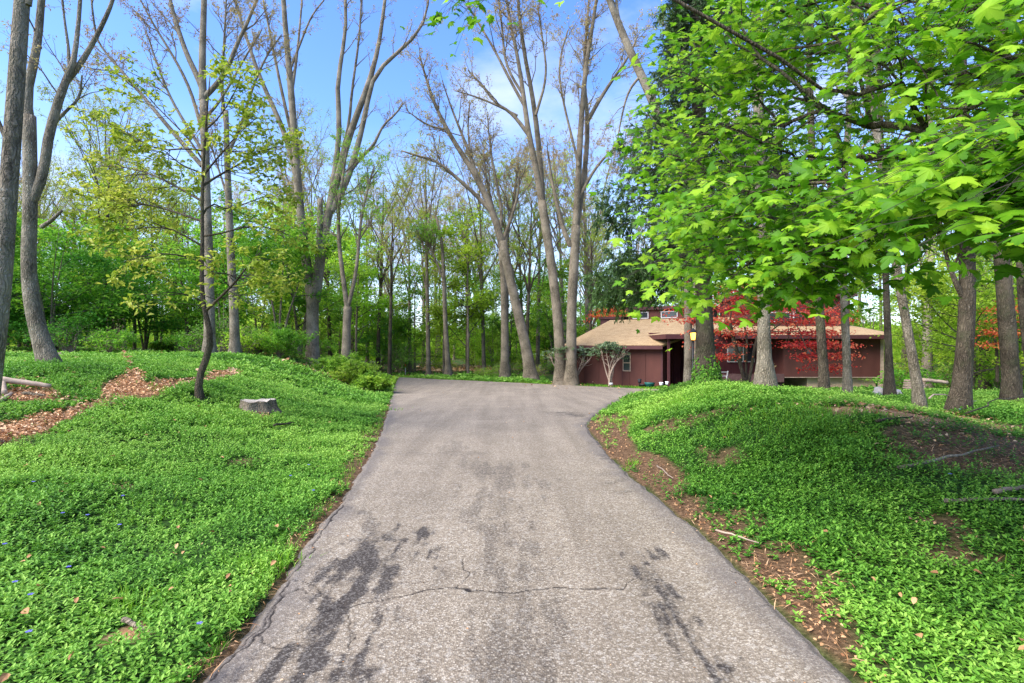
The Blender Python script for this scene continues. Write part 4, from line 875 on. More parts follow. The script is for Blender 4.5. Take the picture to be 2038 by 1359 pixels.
log('log', gp(118, 712, .08), gp(157, 717, .05), .10, .06, 'rotten reddish log right behind the foot of the forked trunk', 'bark_warm')
log('fallen_branch', gp(14, 727, .04), gp(80, 719, .05), .03, .015, 'dark stick left of the foot of the forked trunk', 'bark_dark', 'branch')
log('fallen_branch', gp(545, 858, .09), gp(597, 847, .09), .022, .012, 'dark stick lying on the green below the stump', 'bark_dark', 'branch')
log('fallen_branch', gp(1790, 945, .05), gp(1985, 905, .10), .02, .008, 'long slanting bare stick on the bare soil under the maple', 'bark_grey', 'branch')
log('fallen_branch', gp(1880, 1013, .06), gp(2060, 1010, .08), .018, .010, 'level grey stick below the slanting one at the right', 'bark_grey', 'branch')
log('fallen_branch', gp(1980, 1000, .08), gp(2060, 985, .10), .022, .014, 'thick pale stick end at the right edge under the maple', 'twig', 'branch')
log('fallen_branch', gp(1425, 1068, .05), gp(1510, 1093, .05), .009, .005, 'thin straw-coloured stick on the soil by the right driveway edge', 'pale_wood', 'branch')
log('fallen_branch', gp(1308, 935, .05), gp(1340, 960, .05), .010, .005, 'thin stick on the eroded bank at the bend of the driveway', 'twig', 'branch')
log('fallen_branch', gp(245, 1256, .06), gp(290, 1270, .05), .016, .010, 'short brown stick in a gap of the green, lower left', 'bark_warm', 'branch')
log('fallen_branch', gp(1745, 848, .05), gp(1815, 838, .06), .018, .009, 'dark twig at the upper rim of the bare soil patch', 'bark_dark', 'branch')
log('fallen_branch', gp(1930, 838, .05), gp(2040, 800, .25), .014, .007, 'springy dark stick in the brush right of the thick mossy trunk', 'bark_dark', 'branch')
log('fallen_branch', gp(1870, 830, .1), gp(1925, 812, .35), .014, .006, 'curved pale dead twig across the foot of the thick mossy trunk', 'pale_wood', 'branch', .12)
def rock(px, D, s, label, col='stone'):
    rs = np.random.RandomState(int(px[0])); n, m_ = 9, 14; th = np.linspace(.02, np.pi - .02, n)[:, None]; ph = np.arange(m_)[None] * 2*np.pi/m_
    d = np.stack([np.sin(th)*np.cos(ph), np.sin(th)*np.sin(ph), np.cos(th)*np.ones_like(ph)], -1); lump = 1 + .22*np.sin(d[..., 0]*3 + px[0]) + .18*np.sin(d[..., 1]*4 + 1) + .12*np.sin(d[..., 2]*5 + d[..., 0]*4)
    b_ = P(*px, D); b_[2] = H(b_[0], b_[1]) + s[2] * .55; V = d * lump[..., None] * np.array(s) + b_; i = np.arange(n*m_).reshape(n, m_); j = np.roll(i, -1, 1)
    k = MB(); k.add(V.reshape(-1, 3), np.stack([i[:-1], i[1:], j[1:], j[:-1]], -1).reshape(-1, 4)); tag(k.build('rock', M[col], None, True), label, 'rock')
M['stone'] = plain_mat('stone', (.36, .33, .31), .85, .3, 4)
rock((1757,778), DT['d'] + .3, (.20, .18, .17), 'pale rock left of the slim trunk beside the house'); rock((1786,782), DT['d'] + .2, (.16, .15, .12), 'rounded rock right of the slim trunk beside the house'); rock((1749,786), DT['d'] - .2, (.13, .12, .10), 'small rock at the house corner foot', 'stone')
# tree stump
sb = G(512, 818); rs = np.random.RandomState(81); k = MB(); na = 40; a_ = np.arange(na)*2*np.pi/na; ra = .30*(1 + .13*np.sin(a_*3+1) + .08*np.sin(a_*7) + rs.normal(0, .02, na)) 
rings = []
for z_, sc in ((-.12, 1.45), (.0, 1.22), (.07, 1.06), (.16, .98), (.215, .95)): rings.append(np.stack([sb[0]+np.cos(a_)*ra*sc, sb[1]+np.sin(a_)*ra*sc, sb[2] + z_ + (.014*np.sin(a_*2+.5) + .008*np.sin(a_*5) + rs.normal(0, .007, na))*(z_ > .1)], 1))
i = np.arange(5*na).reshape(5, na); j = np.roll(i, -1, 1); k.add(np.vstack(rings), np.stack([i[:-1], j[:-1], j[1:], i[1:]], -1).reshape(-1, 4))
o = thing('tree_stump', sb, 'weathered grey sawn tree stump sunk in the ground cover left of the driveway', 'stump'); k.build('bark', M['bark_warm'], o, True)
m, t = mat_new('cut_wood'); g = NG(t); ob = g.obj(); wv = g.n('ShaderNodeTexWave', {'Vector': ob, 'Scale': 9.0, 'Distortion': 3.0, 'Detail': 3.0}, wave_type='RINGS', rings_direction='Z').outputs['Fac']
g.out(g.bsdf(g.mix(g.ramp(g.noise(ob, 6, 5), (.4, (0, 0, 0)), (.65, (.8, .8, .8))), g.ramp(wv, (0, (.34, .29, .23)), (1, (.54, .48, .40))), (.24, .19, .15)), .9, None, .1))
k = MB(); top_ = rings[-1] * 1; k.add(np.vstack([top_ + [0, 0, .003], [top_.mean(0) + [0, 0, .008]]]), [(q_, (q_+1) % na, na) for q_ in range(na)]); k.build('cut_face', m, o)

M['bush'] = leaf_mat('bush_leaf', (.10, .24, .014), (.18, .37, .022), (.32, .50, .04), .42)
# ------------------------------------------------------------------ shrubs
def bush(name, label, c, r, h, n, ls, mat, seed, group=None, stems=14, base=.1, cat='shrub', stemmat='twig', flat=.0, wid=.5):
    """a shrub: arching stems from one foot, twigs, and leaves on them"""
    rs = np.random.RandomState(seed); c = np.asarray(c, float); o = thing(name, c, label, cat, group); tw, lf = MB(), MB()
    az = rs.uniform(0, 2*np.pi, stems); sp = r * np.sqrt(rs.uniform(.05, 1, stems)); tt = np.linspace(0, 1, 7)[None]
    hh = h * (1 - .35 * (sp / r)**2) * rs.uniform(.75, 1.08, stems)
    pts = np.stack([c[0] + np.cos(az)[:, None]*sp[:, None]*tt**1.3, c[1] + np.sin(az)[:, None]*sp[:, None]*tt**1.3, c[2] - .05 + hh[:, None]*np.sin(tt*1.45)], -1) + rs.normal(0, .02*h, (stems, 7, 3)) * (tt[..., None] > 0)
    rad = (.012 + .006*h) * (1 - .75*tt) * np.ones((stems, 1)); tw.tubes(pts, rad, 5)
    b, rb = sprout(rs, pts, rad, stems*9, r*.55, (25, 75), 5, .15, .02, .2, 1, .6, .012, .004); tw.tubes(b, rb, 3, cap=False)
    p, d = on_branches(rs, np.concatenate([b, pts[:, -5:]]), n, base); p = p + rs.normal(0, 1, (n, 3)) * np.array([.07, .07, .045]) * h * .55
    if flat: p[:, 2] = (1-flat)*p[:, 2] + flat*(np.round(p[:, 2]/(.35*flat + .25))*(.35*flat + .25))
    N, A, B = frames(rs, n, (0, -.2, 1), (0, 0, -.25), .5, .9)
    leaf_quads(lf, p, N, A, B, ls * rs.uniform(.55, 1.35, n), wid, .2, tint_at(rs, p, 1.2/max(h, .5), .42))
    tw.build('stems', M[stemmat], o); lf.build('foliage', M[mat], o); return o
for i, (u, v, r, h, lab) in enumerate([(556,720,1.6,1.6,'bright arching bush left of the big forked tree'), (516,716,1.3,1.2,'low bright bush at the left end of the row under the big forked tree'), (684,728,1.35,1.25,'bright bush touching the right side of the big forked trunk'),
        (715,735,1.25,1.1,'bright bush in the middle of the row sloping to the driveway'), (748,743,1.0,.8,'last small bush of the row, nearest the driveway'), (330,702,.9,.8,'small leafy bush alone at the back of the left lawn')]):
    b_ = P(u, v, {556: 27., 516: 28.,  684: 26., 715: 24.5, 748: 23., 600: 26.}.get(u, 0)) if i != 5 else G(u, v, dmin=6); b_[2] = H(b_[0], b_[1]); print('bush', u, b_, 'seen at row', HV + F*(EYE-b_[2])/b_[1]); bush('arching_bush', lab, b_, r*1.05, h, 7500, .10, 'bush' if i != 5 else 'green', 100 + i, 'bright bushes along the left lawn edge', stems=24)
for i, (u, v, r, h, lab) in enumerate([(1005,752,1.3,1.1,'fresh green bush at the foot of the straight grey trunk at the drive end'), (968,750,.9,.6,'low fresh green bush left of it at the far driveway edge'), (1075,752,.7,.9,'sparse reddish twiggy bush left of the twin trunks'), (1100,745,1.2,1.0,'round green bush behind the twin trunks')]):
    b_ = G(u, v, dmin=10); bush('green_bush', lab, b_, r, h, 1500 if i != 2 else 350, .09, 'green' if i != 2 else 'young', 120 + i, None, stems=20)
# two rhododendrons with bare crooked stems
for i, (u, v, w_, lab) in enumerate([(1137,760,3.1,'rhododendron with bare crooked stems in front of the twin trunks'), (1213,763,1.9,'rounder rhododendron with bare stems in front of the house window wall')]):
    rs = np.random.RandomState(130 + i); b_ = front(u, 1.0); Dr = b_[1]; o = thing('rhododendron', b_, lab, 'shrub'); tw, lf = MB(), MB(); st_ = []
    top_z = EYE + (HV - (690 if i == 0 else 680)) / F * Dr
    for s_ in range(6):
        e_ = b_ + np.array([rs.uniform(-.42, .42) * w_, rs.uniform(-.5, .5), 0]); e_[2] = top_z - rs.uniform(.4, .65); mid = b_ + (e_ - b_) * .5 + rs.normal(0, .16, 3)
        st_.append(resample([b_ + rs.normal(0, .1, 3) * [1, 1, 0], mid, e_], [.045, .035, .02], 8))
    pts = np.stack([s[0] for s in st_]); rad = np.stack([s[1] for s in st_]); tw.tubes(pts, rad, 6)
    b, rb = sprout(rs, pts, rad, 40, .8, (30, 70), 5, .15, .08, .5, 1, .6, .02, .008); tw.tubes(b, rb, 5)
    nc_ = 150; cc = np.stack([b_[0] + rs.normal(0, .26, nc_) * w_, b_[1] + rs.normal(0, .4, nc_), top_z - np.abs(rs.normal(0, .28, nc_))], 1); cc[:, 2] -= ((cc[:, 0] - b_[0]) / w_)**2 * (1.6 if i else .8)
    n = nc_ * 11; p = cc.repeat(11, 0) + rs.normal(0, .02, (n, 3)); oo = rs.normal(size=(n, 3)) * [1, 1, .35]; N, A, B = frames(rs, n, (0, -.1, 1), unit(oo) * 1.3 + [0, 0, -.25], .25, .1)
    leaf_quads(lf, p, N, A, B, .15 * rs.uniform(.7, 1.2, n), .34, .25, tint_at(rs, p, 1.5, .5)); tw.build('stems', M['pale_wood'], o); lf.build('foliage', M['rhodo'], o)
# pale dead sapling curving beside the forked trunk
b_ = G(113, 694, dmin=10); k = MB(); k.tubes(*limb([(113,698),(120,676),(132,658),(148,646),(162,640)], b_[1], [7,5,4,3,2], 12), 7); k.tubes(*limb([(117,690),(120,665),(126,640)], b_[1], [4,3,1.5], 8), 6)
tag(k.build('dead_sapling', M['pale_wood'], None, True), 'pale bent dead sapling right of the forked trunk on the left lawn', 'sapling')
# yellow-flecked weed by the right trunk and narcissus leaves at the bank
b_ = G(1522, 775, dmin=8); bush('tall_weed', 'slim pale-flowering weed in front of the grey-brown trunk', b_ + np.array([-.1, -.35, 0]), .22, .75, 160, .045, 'bud', 141, None, 5, .3, 'plant', 'twig')
def blades(mb, rs, c, n, r, h, w_, lean=.5):
    p = np.stack([c[0] + rs.normal(0, r, n), c[1] + rs.normal(0, r, n)], 1); z_ = H(p[:, 0], p[:, 1]); p = np.column_stack([p, z_ - .01]); d = rs.normal(0, lean, (n, 3)); d[:, 2] = 1; d = unit(d); s = rs.normal(size=(n, 3)); s[:, 2] = 0; s = unit(s); L = (h * rs.uniform(.5, 1.15, n))[:, None]
    q1 = p + d*L*.55; q2 = p + d*L + (d*[1, 1, 0])*L*.5 - Z*L*.12; V = np.stack([p - s*w_, p + s*w_, q1 + s*w_*.8, q2, q1 - s*w_*.8], 1); i = np.arange(n)[:, None]*5 + mb.n
    mb.add(V.reshape(-1, 3), i - mb.n + np.array([[0, 1, 2, 4]]), np.repeat(rs.rand(n), 5)); mb.f.append(i + np.array([[4, 2, 3]]))
rs = np.random.RandomState(150); k = MB(); b_ = G(1250, 800); blades(k, rs, b_, 9, .04, .42, .012, .28)
tag(k.build('strap_leaf_plant', M['deep'], None), 'dark strap-leaved plant at the left tip of the right-hand bank', 'plant')

# ------------------------------------------------------------------ the woods: one of each kind built with its parts, then copied
def proto_bare(seed, h, mat='bud', nb=3600, bark='bark_warm', bs=.15):
    rs = np.random.RandomState(seed); z_ = np.zeros(3); mb, tw, lf = MB(), MB(), MB(); o = thing('woodland_tree', z_, '', 'tree')
    lean = rs.normal(0, .05 * h, 2); f_ = .45
    tp, tr = resample([[0, 0, -.3], [lean[0]*.2, lean[1]*.2, h*.2], [lean[0]*.6, lean[1]*.6, h*.5], [lean[0], lean[1], h*.95]], [.011*h, .0095*h, .007*h, .0015*h], 16); mb.tubes(tp, flare(tp, tr, .35, .5), 9)
    lb, lr = sprout(rs, tp[None], tr[None], 9, h*.5, (18, 38), 9, .07, .08, .35, .8, .6, .1, .02, short=.35); mb.tubes(lb, lr, 7)
    a, ra = sprout(rs, np.concatenate([lb, tp[None, -9:]]), np.concatenate([lr, tr[None, -9:]]), 46, h*.2, (20, 50), 6, .12, .05, .25, 1, .5, .05, .015); tw.tubes(a, ra, 5)
    b, rb = sprout(rs, a, ra, 240, h*.085, (20, 55), 4, .16, .05, .1, 1, .55, .02, .009); tw.tubes(b, rb, 3, cap=False)
    c, rc = sprout(rs, b, rb, 520, h*.04, (20, 60), 3, .2, .03, .1, 1, .6, .010, .007); tw.tubes(c, rc, 3, cap=False)
    p, d = on_branches(rs, np.concatenate([c, b[:, -3:]]), nb, .1); p += rs.normal(0, .06, p.shape); N, A, B = frames(rs, nb, (0, 0, .5), (0, 0, -.4), .8, .8)
    leaf_quads(lf, p, N, A, B, bs * rs.uniform(.5, 1.4, nb), .45, .2, tint_at(rs, p, .4, .45))
    mb.build('trunk', M[bark], o, True); tw.build('crown', M['twig'], o); lf.build('foliage', M[mat], o); return o
def proto_leafy(seed, h, r, lo, nl, ls, mat, bark='bark_warm', stems=1, sag=.0, layers=.0, name='woodland_tree', tr_r=.010):
    rs = np.random.RandomState(seed); mb, tw, lf = MB(), MB(), MB(); o = thing(name, (0, 0, 0), '', 'tree'); tps = []
    for s_ in range(stems):
        a_ = rs.uniform(0, 6.28); sp = 0 if stems == 1 else r * rs.uniform(.25, .6); q, rr = resample([[0, 0, -.2], [math.cos(a_)*sp*.25, math.sin(a_)*sp*.25, h*.3], [math.cos(a_)*sp*.6 + rs.normal(0, .03*h), math.sin(a_)*sp*.6, h*.6], [math.cos(a_)*sp, math.sin(a_)*sp, h*.95]], [tr_r*h, tr_r*.85*h, tr_r*.5*h, .0015*h], 14); mb.tubes(q, rr, 7); tps.append((q, rr))
    T_, R_ = np.stack([q for q, _ in tps]), np.stack([q for _, q in tps])
    a, ra = sprout(rs, T_, R_, 26, r*1.35, (50, 85), 7, .1, .04 - sag, lo, 1, .5, .035, .01, short=.55); tw.tubes(a, ra, 5)
    b, rb = sprout(rs, a, ra, 170, r*.5, (25, 60), 5, .14, .0 - sag, .15, 1, .55, .014, .006); tw.tubes(b, rb, 3, cap=False)
    p, d = on_branches(rs, np.concatenate([b, b, a[:, -5:]]), nl, .1); p += rs.normal(0, 1, (nl, 3)) * np.array([.26, .26, .10]) * (r/2.6)
    if layers: p[:, 2] = p[:, 2]*(1-layers) + layers*np.round((p[:, 2] + .25*np.sin(p[:, 0]*2 + p[:, 1]))/.8)*.8
    N, A, B = frames(rs, nl, (0, 0, 1), (0, 0, -.3), .5, .9); leaf_quads(lf, p, N, A, B, ls * rs.uniform(.55, 1.4, nl), .62, .2, tint_at(rs, p, .45, .4))
    mb.build('trunk', M[bark], o, True); tw.build('crown', M['twig_dark'], o); lf.build('foliage', M[mat], o); return o
PR = {
 'bare': [proto_bare(201, 21), proto_bare(202, 19, 'bud', 4200, 'bark_grey'), proto_bare(203, 23, 'young', 3600), proto_bare(204, 17, 'young', 5200, 'bark_dark')],
 'mid': [proto_leafy(211, 10, 2.6, .16, 4000, .19, 'lime'), proto_leafy(212, 12, 2.8, .18, 4000, .2, 'lime'), proto_leafy(213, 8.5, 2.6, .15, 3600, .19, 'green', sag=.03), proto_leafy(214, 13, 2.4, .35, 2800, .2, 'young')],
 'under': [proto_leafy(221, 6.5, 3.2, .16, 8000, .18, 'green', stems=4, sag=.05, layers=.22), proto_leafy(222, 5.5, 3.0, .14, 8000, .18, 'deep', stems=5, sag=.06, layers=.22), proto_leafy(223, 7.0, 3.0, .2, 8000, .18, 'green', stems=3, sag=.04, layers=.22)],
 'lime': [proto_leafy(231, 6, 2.8, .08, 6000, .15, 'lime', stems=4, sag=.04, layers=.15), proto_leafy(232, 8, 3.0, .1, 6000, .16, 'lime', stems=3, sag=.03, layers=.15)],
 'low': [bush('undergrowth_shrub', '', (0, 0, 0), 1.5, 1.4, 1500, .13, 'green', 241, None, 18), bush('undergrowth_shrub', '', (0, 0, 0), 1.8, 1.9, 1700, .13, 'deep', 242, None, 18), bush('undergrowth_shrub', '', (0, 0, 0), 1.3, 1.2, 1400, .12, 'lime', 243, None, 18)],
}
used = set(); placed = []; rsw = np.random.RandomState(300)
LOOK = {('bare', 0): 'tall bare brown tree with tan buds', ('bare', 1): 'tall bare grey tree with tan buds', ('bare', 2): 'very tall bare tree flushed with yellow-green young leaves', ('bare', 3): 'dark bare tree thick with yellow-green young leaves',
        ('mid', 0): 'slender airy yellow-green tree', ('mid', 1): 'slender pale lime-green tree', ('mid', 2): 'bushy drooping green sapling tree', ('mid', 3): 'thin tree with sparse yellow-green leaves',
        ('under', 0): 'wide many-stemmed understory tree in flat green layers', ('under', 1): 'low dark green many-stemmed understory tree', ('under', 2): 'taller layered green understory tree',
        ('lime', 0): 'bright yellow-green spreading shrub tree', ('lime', 1): 'tall bright yellow-green shrub tree', ('low', 0): 'knee-high green undergrowth shrub', ('low', 1): 'dark green undergrowth shrub', ('low', 2): 'lime-green undergrowth shrub'}
def plant(kind, x, y, zone, s=1.0, which=None):
    i = rsw.randint(len(PR[kind])) if which is None else which; proto = PR[kind][i]
    o = proto if (kind, i) not in used else copy_tree(proto); used.add((kind, i))
    o.location = (x, y, float(H(x, y)) - .05); o.rotation_euler = (0, 0, rsw.uniform(0, 6.28)); k_ = s * rsw.uniform(.85, 1.15); o.scale = (k_, k_, k_ * rsw.uniform(.92, 1.1))
    o['label'] = LOOK[(kind, i)] + ' ' + zone; o['group'] = LOOK[(kind, i)] + 's ' + zone; o['category'] = 'shrub' if kind == 'low' else 'tree'; placed.append((x, y))
def zone(kind, n, u0, u1, y0, y1, text, s=1.0, gap=2.2, tries=4000, which=None):
    c = 0
    for _ in range(tries):
        if c >= n: break
        y = rsw.uniform(y0, y1); u = rsw.uniform(u0, u1); x = (u - CU) / F * y
        if any((x - a)**2 + (y - b)**2 < gap**2 for a, b in placed[-220:]): continue
        if 3.0 < x < 21 and 24 < y < 38: continue
        if on_tarmac(x, y) or y < 17 and u > 1400 and u < 2000: continue
        plant(kind, x, y, text, s, which); c += 1
LW_, MW, HW, RW = 'in the woods behind the left lawn', 'in the woods beyond the drive end', 'in the woods behind the house', 'in the woods right of the house'
zone('under', 11, -260, 560, 26, 33, LW_, .95, 2.6); zone('under', 4, -260, 640, 34, 42, LW_, 1.0, 2.6); zone('lime', 7, -200, 640, 30, 44, LW_, 1.0, 2.4); zone('mid', 17, -250, 640, 30, 54, LW_, 1.1); zone('bare', 18, -300, 620, 34, 64, LW_, .95, 2.6); zone('low', 12, -250, 560, 26, 36, LW_, 1.0, 1.5); zone('bare', 9, -60, 420, 30, 46, LW_, .72, 2.0, which=3)
zone('mid', 9, 570, 1150, 38, 45, MW, .95, 2.4); zone('mid', 22, 560, 1160, 44, 78, MW, 1.05); zone('under', 6, 560, 1130, 44, 60, MW, .8, 2.4); zone('lime', 8, 560, 1130, 42, 66, MW, .8, 2.4); zone('bare', 14, 600, 1180, 38.5, 46, MW, .8, 1.8); zone('bare', 24, 560, 1200, 46, 88, MW, .9, 2.0); zone('low', 16, 600, 1130, 38, 56, MW, 1.1, 1.6)
zone('mid', 16, 1130, 1560, 44, 70, HW, .95); zone('bare', 9, 1130, 1560, 44, 80, HW, .85, 3); zone('under', 5, 1060, 1350, 46, 60, HW, 1.0)
zone('lime', 12, 1900, 2350, 19, 27, RW, .8, 1.6); zone('lime', 11, 1840, 2350, 27, 33, RW, .85, 1.7); zone('lime', 12, 1700, 2500, 33, 46, RW, 1.3, 2.0); zone('mid', 10, 1560, 2500, 38, 60, RW, 1.1); zone('bare', 11, 1480, 2500, 36, 70, RW, 1.0, 3); zone('low', 10, 1800, 2400, 19, 30, RW, .8, 1.5)
for ks in PR:
    for i, o in enumerate(PR[ks]):
        if (ks, i) not in used: plant(ks, -30 - 3*i, 45, LW_, 1, i)
# the far wood that closes the view, one mass
rs = np.random.RandomState(400); fm = MB(); n = 70000
az = rs.uniform(-1.25, 1.25, n); dd = rs.uniform(85, 125, n); xx = np.sin(az)*dd; yy = np.cos(az)*dd
top_ = 3 + 4.5*fbm(az*40, dd*.1, .5, 4); zz = rs.rand(n)**1.3 * top_
N, A, B = frames(rs, n, (0, -.6, .8), (0, 0, -.3), .6, .9); p = np.stack([xx, yy, H(xx, yy) + zz], 1)
leaf_quads(fm, p, N, A, B, .95*rs.uniform(.5, 1.4, n), .7, .2, tint_at(rs, p, .12, .4)); tag(fm.build('far_woods', M['lime'], None), kind='stuff')

# ------------------------------------------------------------------ ground cover, grass, leaf litter
rs = np.random.RandomState(500)
def scatter(n, d0, d1, lim=1.35, cap=None):
    D = np.exp(rs.uniform(math.log(d0), math.log(d1), n)); x = rs.uniform(-lim, lim, n) * D
    if cap: # no denser than cap per square metre
        dens = n / (math.log(d1/d0) * 2*lim) / D**2; k_ = rs.rand(n) < cap / np.maximum(dens, cap); D, x = D[k_], x[k_]
    return x, D
def allowed(x, y):
    ok = ~on_tarmac(x + .0, y) & (np.minimum(np.abs(x - Lx(y)), np.abs(x - Rx(y))) > .02)
    d = 1 - ss(.25, .8, dirt_mask(x, y)) * (.97 - .25*ss(.5, .62, fbm(x + 71, y, 3.1, 2))); p_ = 1 - ss(.15, .5, path_mask(x, y)) * .985; w_ = 1 - woods_mask(x, y) * .72
    return ok & (rs.rand(len(x)) < d * p_ * w_)
trunks = [(o.location.x, o.location.y) for o in COL.objects if o.type == 'EMPTY' and o.location.y < 22 and o.get('category') == 'tree']
def vinca(mb, n, d0, d1, size, cap, leaves, hexa):
    x, y = scatter(n, d0, d1, cap=cap); k_ = allowed(x, y)
    cl_ = fbm(x, y, 1.7, 4); k_ &= rs.rand(len(x)) < .45 + 1.5*ss(.25, .5, cl_)
    for a, b in trunks: k_ &= (x - a)**2 + (y - b)**2 > .06
    inhouse = (y > 26.5) & (x > 2.2) & (x < 20); k_ &= ~inhouse
    x, y = x[k_], y[k_]; z_ = H(x, y); m_ = len(x); hgt = (.035 + .10*ss(.3, .75, fbm(x + 3, y, 1.7, 3))) * rs.uniform(.6, 1.3, m_)
    sz = size * np.maximum(1, y / 6.5)**.8 * (.7 + .65*fbm(x + 60, y, .9, 3))
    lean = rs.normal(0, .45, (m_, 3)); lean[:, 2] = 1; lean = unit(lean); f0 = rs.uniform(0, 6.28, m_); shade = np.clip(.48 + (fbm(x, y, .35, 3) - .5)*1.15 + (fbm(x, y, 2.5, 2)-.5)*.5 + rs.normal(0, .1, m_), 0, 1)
    for j in range(leaves):
        f = (j + 1) / leaves; a_ = f0 + (j % 2)*math.pi + (j // 2)*1.35 + rs.normal(0, .3, m_); el = .15 + .75*f**2
        A = np.stack([np.cos(a_)*math.cos(el), np.sin(a_)*math.cos(el), np.full(m_, math.sin(el))], 1) + rs.normal(0, .15, (m_, 3)); A = unit(A)
        N = np.stack([-np.cos(a_)*math.sin(el), -np.sin(a_)*math.sin(el), np.full(m_, math.cos(el))], 1) + rs.normal(0, .28, (m_, 3)); N = unit(N - (N*A).sum(1, keepdims=True)*A)
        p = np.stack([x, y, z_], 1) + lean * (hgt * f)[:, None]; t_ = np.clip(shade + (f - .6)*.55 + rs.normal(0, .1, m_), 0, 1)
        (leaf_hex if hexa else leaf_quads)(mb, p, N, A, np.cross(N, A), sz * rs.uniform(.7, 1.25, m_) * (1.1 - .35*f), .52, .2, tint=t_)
    return m_
vm = MB(); c1 = vinca(vm, 150000, 1.3, 6.5, .034, 900, 7, True); c2 = vinca(vm, 180000, 5.5, 17, .039, 560, 6, False); c3 = vinca(vm, 60000, 16, 44, .055, 160, 5, False)
print('shoots', c1, c2, c3)
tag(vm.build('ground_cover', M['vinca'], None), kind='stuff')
# blue flowers among it
fl = MB(); x, y = scatter(170, 1.6, 8); k_ = allowed(x, y) & ((x < 0) | (rs.rand(len(x)) < .2)) & (fbm(x, y, .5, 2) > .45); x, y = x[k_], y[k_]
for i_ in range(len(x)):
    for j in range(5):
        a_ = j*1.2566 + i_; A = np.array([[math.cos(a_), math.sin(a_), .15]]); N = np.array([[-.1, -.35, .93]]); N = unit(N - (N*A).sum()*A)
        leaf_quads(fl, np.array([[x[i_], y[i_], float(H(x[i_], y[i_])) + .17]]), N, unit(A), np.cross(N, unit(A)), .017, .85, .02, rs.rand())
tag(fl.build('vinca_flowers', M['flower'], None), kind='stuff')
# grass
gr = MB()
for (u, v, n, r, h) in [(530,1128,240,.13,.13),(270,1205,140,.12,.14),(760,815,160,.3,.12),(775,777,120,.25,.14),(1350,805,420,.42,.22),(1520,830,320,.36,.18),(1600,845,260,.3,.16),(1290,775,160,.3,.15),(1180,815,0,.1,.1),(1262,925,50,.06,.12),(1240,935,60,.08,.07),(430,830,420,.5,.15),(560,795,220,.4,.14),(1425,757,700,.7,.16),(1330,768,300,.5,.14),(1590,860,160,.25,.13),(680,860,200,.4,.1),(740,850,220,.35,.08),(1640,835,160,.3,.14)]:
    if n: blades(gr, rs, G(u, v), n, r, h, .0035 * max(1, G(u, v)[1]/6), .4)
for _ in range(46):
    bx, by = rs.uniform(-7, 9), rs.uniform(2.2, 13)
    if on_tarmac(np.array(bx), np.array(by)) or dirt_mask(np.array([bx]), np.array([by]))[0] > .3: continue
    blades(gr, rs, (bx, by), rs.randint(25, 90), rs.uniform(.05, .2), rs.uniform(.10, .19), .003 * max(1, by/6), .42)
x, y = scatter(120000, 2.5, 18); dl = Lx(y) - x; k_ = (dl > .02) & (dl < .22 + 1.0*ss(3.5, 8, y)) & (fbm(x, y, 1.3, 3) > .40); x, y = x[k_], y[k_]
def lawn(x, y, h, w_):
    n = len(x); p = np.stack([x, y, H(x, y) - .01], 1); d = rs.normal(0, .45, (n, 3)); d[:, 2] = 1; d = unit(d); s = rs.normal(size=(n, 3)); s[:, 2] = 0; s = unit(s) * np.broadcast_to(w_, (n,))[:, None]; L = (h * rs.uniform(.5, 1.2, n))[:, None]
    V = np.stack([p - s, p + s, p + d*L], 1); i = np.arange(n)[:, None]*3; gr.add(V.reshape(-1, 3), i + np.array([[0, 1, 2]]), np.repeat(np.clip(.5 + (fbm(x, y, .8, 2) - .5) + rs.normal(0, .2, n), 0, 1), 3))
lawn(x, y, .085, .004 * np.maximum(1, y/6))
# mown strip in front of the house and around the far drive end
x = rs.uniform(-9, 9.5, 42000); y = rs.uniform(25.5, 41, 42000); k_ = ~on_tarmac(x, y) & ~((y > 27.95 + (7.97 - x)*.56) & (x > 2.4)) & ((Y_END + 3.5 > y) | (rs.rand(len(x)) < .25)) & (x > Lx(y) - 2)
lawn(x[k_], y[k_], .10, .012)
tag(gr.build('grass', M['grass'], None), kind='stuff')
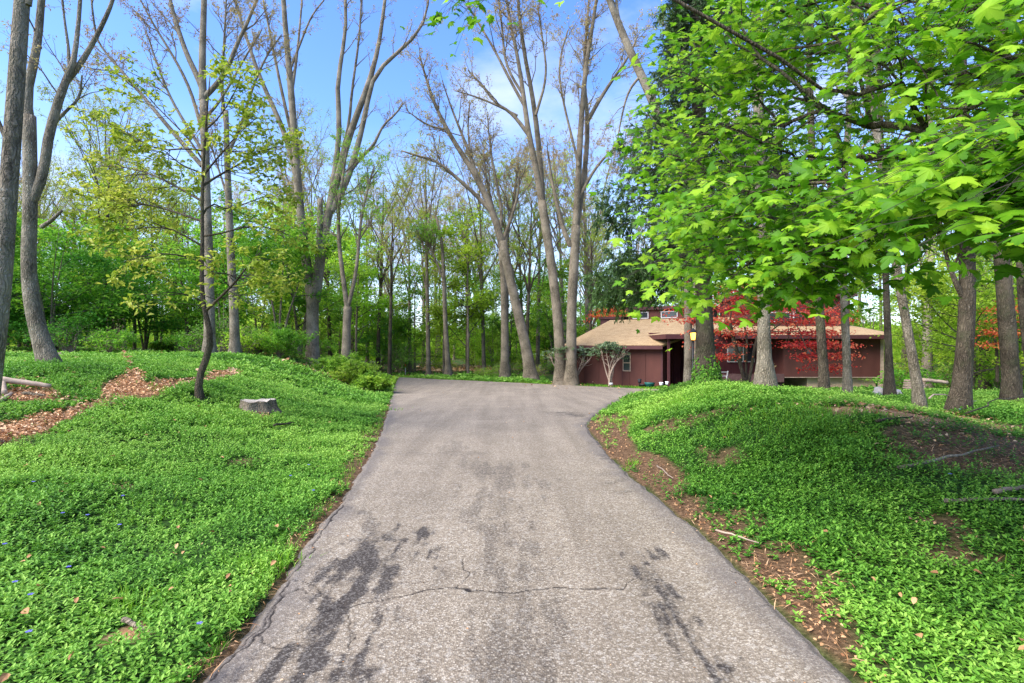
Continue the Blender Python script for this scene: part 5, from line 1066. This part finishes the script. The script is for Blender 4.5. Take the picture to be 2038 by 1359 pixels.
# dead leaves
lt = MB()
def litter(x, y, s, lift=.02, tmax=1.):
    n = len(x); p = np.stack([x, y, H(x, y) + lift + rs.uniform(0, .03, n)], 1); N, A, B = frames(rs, n, (0, 0, 1), (0, 0, 0), .35, 1.0); leaf_hex(lt, p, N, A, B, s * rs.uniform(.5, 1.3, n), .75, .25, .2, rs.rand(n)**.8 * tmax)
x, y = scatter(190000, 4.5, 24); k_ = (x < 0) & (path_mask(x, y) > .35 + .3*rs.rand(len(x))); litter(x[k_], y[k_], .052 * np.maximum(1, y[k_]/9), .03)
x, y = scatter(90000, 1.4, 16); dm_ = dirt_mask(x, y); k_ = ~on_tarmac(x, y) & (rs.rand(len(x)) < dm_ * (.16 + .25*(fbm(x, y, 2.2, 3) > .52))); litter(x[k_], y[k_], .021 * np.maximum(1, y[k_]/6), .008, .75)
x, y = scatter(70000, 1.4, 16); dm_ = dirt_mask(x, y); k_ = ~on_tarmac(x + .04*np.sign(x), y) & (rs.rand(len(x)) < dm_ * (.25 + .5*(fbm(x + 9, y, 2.0, 3) > .5))); x, y = x[k_], y[k_]
N, A, B = frames(rs, len(x), (0, 0, 1), (0, 0, 0), .25, 1.0); leaf_quads(lt, np.stack([x, y, H(x, y) + .006 + rs.uniform(0, .02, len(x))], 1), N, A, B, rs.uniform(.05, .14, len(x)) * np.maximum(1, y/7)**.5, .05, .05, rs.rand(len(x)) * .8)
x, y = scatter(260, 1.8, 12); k_ = allowed(x, y); litter(x[k_], y[k_], .05, .09, .6)
x, y = scatter(16000, 24, 60); k_ = (woods_mask(x, y) > .5) & (rs.rand(len(x)) < .2 + .8*(np.abs(x + 4 - (y - 40)*.1) < 6)) & ~((y > 26) & (x > 2) & (x < 21)); litter(x[k_], y[k_], .18)
for (u, v, n, r) in [(130,716,160,.5),(40,788,260,.7),(1855,822,260,.7),(1780,822,160,.5),(1700,812,120,.6),(920,735,900,2.6),(1000,735,400,1.8),(440,742,120,.7),(1150,770,40,1.5)]:
    b_ = G(u, v); litter(b_[0] + rs.normal(0, r, n), b_[1] + rs.normal(0, r*1.2, n), (.075 if u < 1500 and v > 700 else .05) * max(1, b_[1]/12), .03)
x, y = scatter(900, 1.8, 26); ed_ = np.minimum(x - Lx(y), Rx(y) - x); k_ = on_tarmac(x, y) & (rs.rand(len(x)) < .18 + .8*np.exp(-np.maximum(ed_, 0)/.3)); x, y = x[k_], y[k_]; litter(x, y, .016 * np.maximum(1, y/6), .045)
tag(lt.build('leaf_litter', M['litter'], None), kind='stuff')
for kk in [o for o in COL.objects if o.type == 'EMPTY' and o.get('group') is None and 'group' in o.keys()]: del kk['group']
